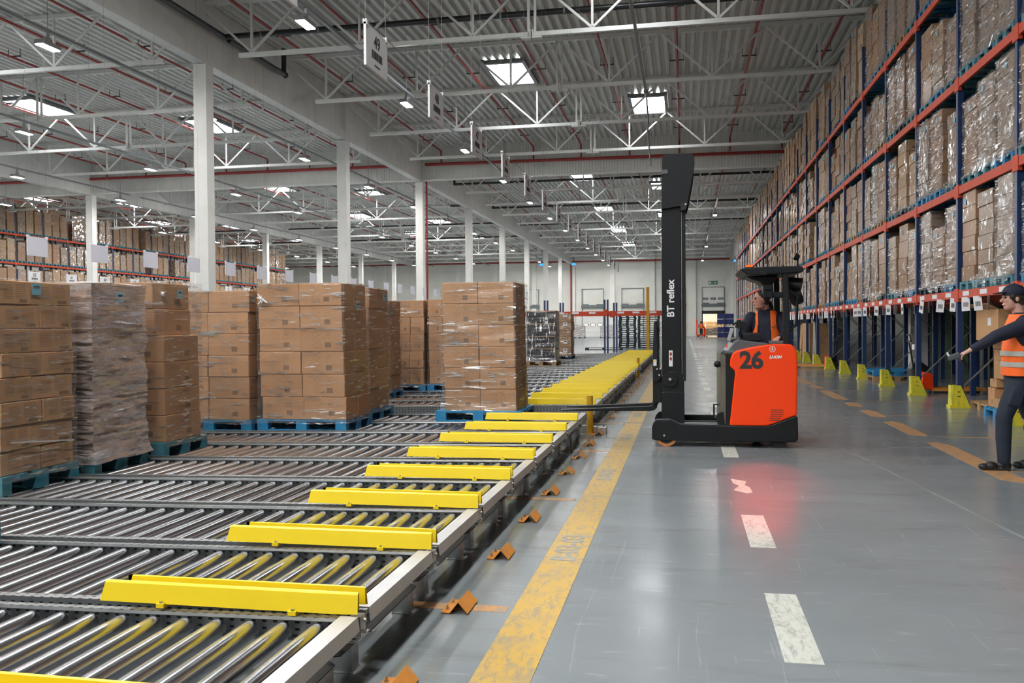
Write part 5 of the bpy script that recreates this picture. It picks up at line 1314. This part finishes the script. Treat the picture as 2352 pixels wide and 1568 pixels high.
tobj('hood_pulley', MB().prism([(-.045, 2.93), (-.045, 3.02), (.045, 3.04), (.02, 2.95)], 'y', ya+.16, ya+.30), M['rubber']); tobj('bolt', MB().cyl((.018, ya+.15, 3.01), (.018, ya+.16, 3.01), .01, 10), M['bolt'])
cov = [(-.285, .12), (-.285, .70), (-.285, .86), (-.20, .925), (-.10, .925), (-.05, .90), (-.02, .85), (-.008, .78), (-.010, .12)]
tobj('mast_cover', MB().prism(cov, 'y', ya+.14, ya+.22), M['tdark'], bevel=.008)
tobj('lower_cover', MB().prism([(-.289, .10), (-.289, .66), (-.275, .67), (-.02, .67), (-.005, .66), (-.005, .10)], 'y', ya+.125, ya+.14), M['tdark'], bevel=.006)
tobj('pulley_disc', MB().cyl((-.182, ya+.105, .83), (-.182, ya+.14, .83), .092, 32).cyl((-.182, ya+.095, .83), (-.182, ya+.105, .83), .045, 24), M['tblack'], smooth=True)
tobj('centre_bolt', MB().cyl((-.182, ya+.08, .83), (-.182, ya+.095, .83), .018, 14), M['bolt'], smooth=True)
tobj('hydraulic_hose', MB().cyl((-.020, ya+.24, .85), (-.020, ya+.24, 3.0), .012, 8).cyl((.0, ya+.24, .80), (.0, ya+.24, 3.0), .014, 8), M['rubber'], smooth=True)
tobj('lift_cylinder', MB().cyl((-.035, ya+.26, .78), (-.035, ya+.26, 2.97), .010, 10), M['steel'], smooth=True)
bt = text('mast_lettering', 'BT reflex', .125, tk, (0, 0, 0), (PI/2, -PI/2, 0), M['paper'], .001, bold=.003); bt.location = Vector((-.168, ya+.215, 1.84))-T0; part(bt, 'white lettering on the mast')
tobj('warning_label', MB().box(-.197, -.150, ya+.215, ya+.219, .985, 1.185), M['paper']); tobj('label_print', MB().box(-.186, -.160, ya+.213, ya+.215, 1.12, 1.16).box(-.186, -.160, ya+.213, ya+.215, 1.06, 1.10), M['red'])
# fork carriage and forks
tobj('carriage', MB().box(-.385, -.33, ya+.30, yb-.30, .50, .98).box(-.36, -.29, ya+.28, ya+.33, .52, .96).box(-.335, -.275, ya+.30, ya+.42, .62, .70), M['tblack'], bevel=.006)
tobj('load_guard', MB().prism([(-.405, .95), (-.385, 1.54), (-.35, 1.56), (-.345, 1.50), (-.335, .95)], 'y', ya+.26, ya+.30).prism([(-.405, .95), (-.385, 1.54), (-.35, 1.56), (-.345, 1.50), (-.335, .95)], 'y', yb-.30, yb-.26).box(-.38, -.35, ya+.3, yb-.3, 1.46, 1.50), M['tblack'], bevel=.005)
tobj('carriage_plate', MB().prism([(-.40, .80), (-.40, .98), (-.36, .99), (-.30, .955), (-.295, .88), (-.30, .83), (-.335, .79)], 'y', ya+.23, ya+.26), M['tblack'], bevel=.005)
b = MB()
for x, z in ((-.345, .952), (-.305, .955), (-.318, .875)): b.cyl((x, ya+.22, z), (x, ya+.235, z), .011, 12)
tobj('bolt', b, M['bolt'], smooth=True)
tobj('small_label', MB().box(-.392, -.352, ya+.255, ya+.26, .99, 1.07), M['paper']); tobj('label_print', MB().box(-.382, -.362, ya+.253, ya+.255, 1.04, 1.06), M['yellow'])
for yc in (ya+.42, yb-.34):
    fk = [(-.405, 1.0), (-.405, .50), (-.42, .470), (-.46, .462), (-1.585, .408), (-1.60, .400), (-1.585, .394), (-1.30, .392), (-.44, .402), (-.385, .415), (-.352, .45), (-.350, 1.0)]
    tobj('fork', MB().prism(fk, 'y', yc-.05, yc+.05), M['tdark'], bevel=.006)
tobj('tilt_cylinder', MB().cyl((-.34, ya+.45, .62), (-.27, ya+.45, .66), .02, 10), M['steel'], smooth=True)
# red warning light thrown on the floor beside the truck
tobj('warning_lamp', MB().box(.90, .98, ya-.02, ya+.02, 2.10, 2.15), M['tblack'], bevel=.006)
ld = bpy.data.lights.new('red_warning_light', 'SPOT'); ld.color = (1, .02, .02); ld.energy = 240; ld.spot_size = math.radians(41); ld.spot_blend = .7; ld.shadow_soft_size = .05
lo = bpy.data.objects.new('red_warning_light', ld); COL.objects.link(lo); lo.location = (.92, ya-.05, 2.08)
d = Vector((.74, 8.8, 0))-Vector(lo.location); lo.rotation_euler = d.to_track_quat('-Z', 'Y').to_euler(); lo.scale = (.6, 1, 1)

# driver, sitting sideways with his chest to the viewer, looking towards the forks
dv = thing('person', 'seated driver in orange high-visibility vest looking towards the raised forks', 'person', (1.0, 11.62, 1.05))
O = Vector((1.0, 11.62, 1.05))
hR = Rz(.30); hc = L(.955, 11.60, 1.815)
b = MB(); head(b, hc, hR, 1.03)
chain(b, [(L(.985, 11.64, 1.77), .062), (L(1.01, 11.68, 1.66), .068)])
torso(b, [(.02, .06, .58, .16, .10, 0), (.02, .06, .3, .15, .11, 0), (.02, .05, .1, .15, .12, 0)])
chain(b, [(L(.83, 11.66, 1.60), .05), (L(.74, 11.55, 1.38), .04), (L(.80, 11.40, 1.33), .03)]); hand(b, L(.80, 11.40, 1.33), (.6, -.8, 0), (0, 0, -1), .7)
chain(b, [(L(1.20, 11.68, 1.60), .05), (L(1.25, 11.56, 1.38), .04), (L(1.14, 11.33, 1.33), .03)]); hand(b, L(1.14, 11.33, 1.33), (-.3, -.9, 0), (0, 0, -1), .5)
for s in (-.1, .1): chain(b, [(L(1.0+s, 11.70, 1.10), .085), (L(.93+s, 11.36, 1.10), .065), (L(.93+s, 11.38, .60), .04)])
fuse('body', b, .0075, M['skin'], dv, 3); eyes(dv, hc, hR, 1.03)
b = MB(); b.ball(hc+hR @ Vector((.022, 0, .050)), .096, 12, 18, sc=(1.0, .88, .86), rot=hR); b.ball(hc+hR @ Vector((.06, 0, -.01)), .06, 8, 12, sc=(.8, 1.12, 1.0), rot=hR)
fuse('hair', b, .006, M['hair'], dv, 1)
b = MB()
torso(b, [(.0, .07, .0, .19, .14, 0), (.0, .06, .15, .195, .15, 0), (.01, .06, .32, .19, .14, 0), (.015, .06, .48, .205, .13, 0), (.02, .07, .57, .18, .115, 0), (.02, .07, .63, .11, .095, 0), (.02, .07, .66, .08, .08, 0)])
chain(b, [(L(.835, 11.67, 1.59), .080), (L(.77, 11.60, 1.48), .070), (L(.735, 11.54, 1.38), .060), (L(.79, 11.42, 1.335), .042)])
chain(b, [(L(1.195, 11.68, 1.59), .080), (L(1.24, 11.60, 1.47), .070), (L(1.25, 11.55, 1.38), .060), (L(1.155, 11.36, 1.335), .042)])
fuse('sweatshirt', b, .009, M['navy'], dv, 4)
b = MB(); torso(b, [(.0, .07, .0, .205, .155, 0), (.0, .06, .15, .208, .163, 0), (.01, .06, .32, .204, .155, 0), (.015, .06, .46, .20, .150, 0), (.02, .07, .56, .165, .135, 0), (.02, .07, .635, .12, .11, 0)], 24)
vest = fuse('high_visibility_vest', b, .008, M['hivis'], dv, 3)
cut(vest, (0, 0, .63), (0, 0, 1)); cut(vest, (0, 0, .02), (0, 0, -1))
bm = bmesh.new(); bm.from_mesh(vest.data)   # open front, V towards the waist, and arm holes
dl = []
for f in bm.faces:
    c = f.calc_center_median()
    if c.y < .0 and abs(c.x+.01) < .075+.06*max(0, (.50-c.z))+.0*(c.z > .5): dl.append(f)
    elif (abs(c.x-.01)-.20)**2/.0055+(c.z-.50)**2/.028 < 1 and c.y > -.12: dl.append(f)
bmesh.ops.delete(bm, geom=list(set(dl)), context='FACES'); bm.to_mesh(vest.data); bm.free()
sol = vest.modifiers.new('s', 'SOLIDIFY'); sol.thickness = .006
obj('reflective_patch', MB().box(.105, .185, -.105, -.099, .22, .275), M['reflect'], dv, rot=(0, -.12, .25))
txt = text('chest_mark', 'eon', .035, dv, (.10, -.107, .435), (PI/2, 0, .18), M['ink'], .001) if False else obj('chest_mark', MB().tube([(.075, -.098, .425), (.10, -.1, .41), (.12, -.1, .435), (.14, -.097, .42), (.165, -.093, .44)], .003, 5), M['ink'], dv)
b = MB()
for s in (-.1, .1): chain(b, [(L(1.0+s, 11.70, 1.12), .105), (L(.93+s, 11.37, 1.11), .082), (L(.93+s, 11.38, .85), .065), (L(.93+s, 11.38, .56), .055)])
fuse('trousers', b, .010, M['navyt'], dv, 3)
b = MB(); shoe(b, *L(.93-.1, 11.36, .425), PI/2); shoe(b, *L(.93+.1, 11.36, .425), PI/2); fuse('shoes', b, .007, M['shoe'], dv, 1)

# far worker standing on a small red truck by the open dock
fw_ = thing('pallet_truck', 'small far orange pallet truck by the open dock door', 'forklift', (2.05, 118, 0))
obj('body', MB().prism([(-.45, .15), (.75, .15), (.75, .9), (.5, 1.3), (.38, 1.3), (.35, .35), (-.45, .3)], 'y', -.4, .4), M['truckor'], fw_, bevel=.03)
obj('back_post', MB().box(-.55, -.42, -.4, .4, .2, 2.3), M['truckor'], fw_, bevel=.02); obj('wheel', MB().cyl((-.3, -.3, .12), (-.3, .3, .12), .12, 12).cyl((.5, -.3, .12), (.5, .3, .12), .12, 12), M['rubber'], fw_)
fp = thing('person', 'tiny far worker in orange vest standing on the pallet truck by the open dock', 'person', (2.1, 117.5, .2))
b = MB(); b.ball((0, 0, 1.68), .12, 8, 12); chain(b, [((-.09, 0, .1), .07), ((-.1, 0, .9), .1)], 8); chain(b, [((.09, 0, .1), .07), ((.1, 0, .9), .1)], 8); torso(b, [(0, 0, .8, .17, .12, 0), (0, 0, 1.4, .2, .13, 0), (0, 0, 1.55, .08, .08, 0)]); chain(b, [((-.22, 0, 1.42), .07), ((-.3, 0, 1.1), .055), ((-.15, -.3, 1.0), .05)], 8); chain(b, [((.22, 0, 1.42), .07), ((.3, 0, 1.1), .055), ((.3, -.2, .95), .05)], 8)
fuse('body', b, .03, M['navyt'], fp, 1)
b = MB(); torso(b, [(0, 0, .88, .20, .15, 0), (0, 0, 1.4, .23, .16, 0), (0, 0, 1.5, .15, .12, 0)]); obj('high_visibility_vest', b, M['hivis'], fp, smooth=True)
obj('hair', MB().ball((0, 0, 1.72), .125, 8, 12, sc=(1, 1, .9)), M['hair'], fp, smooth=True)
# blue spot lamps high up before the far wall
for i, x in enumerate((6.3, -14.0, -18.2)):
    t = thing('blue_signal_lamp', 'small blue lamp below the roof trusses before the far wall, %s from the aisle rack' % ORD[i], 'lamp', (x, 113, 9.4))
    obj('lamp_head', MB().cyl((0, 0, 0), (0, 0, .25), .35, 12, .2), M['bluel'], t, smooth=True); obj('rod', MB().cyl((0, 0, .25), (0, 0, 2.75), .03, 6), M['dgrey'], t)
for o in bpy.data.objects:
    if o.type == 'MESH' and o.name.startswith('tmp'): bpy.data.objects.remove(o)
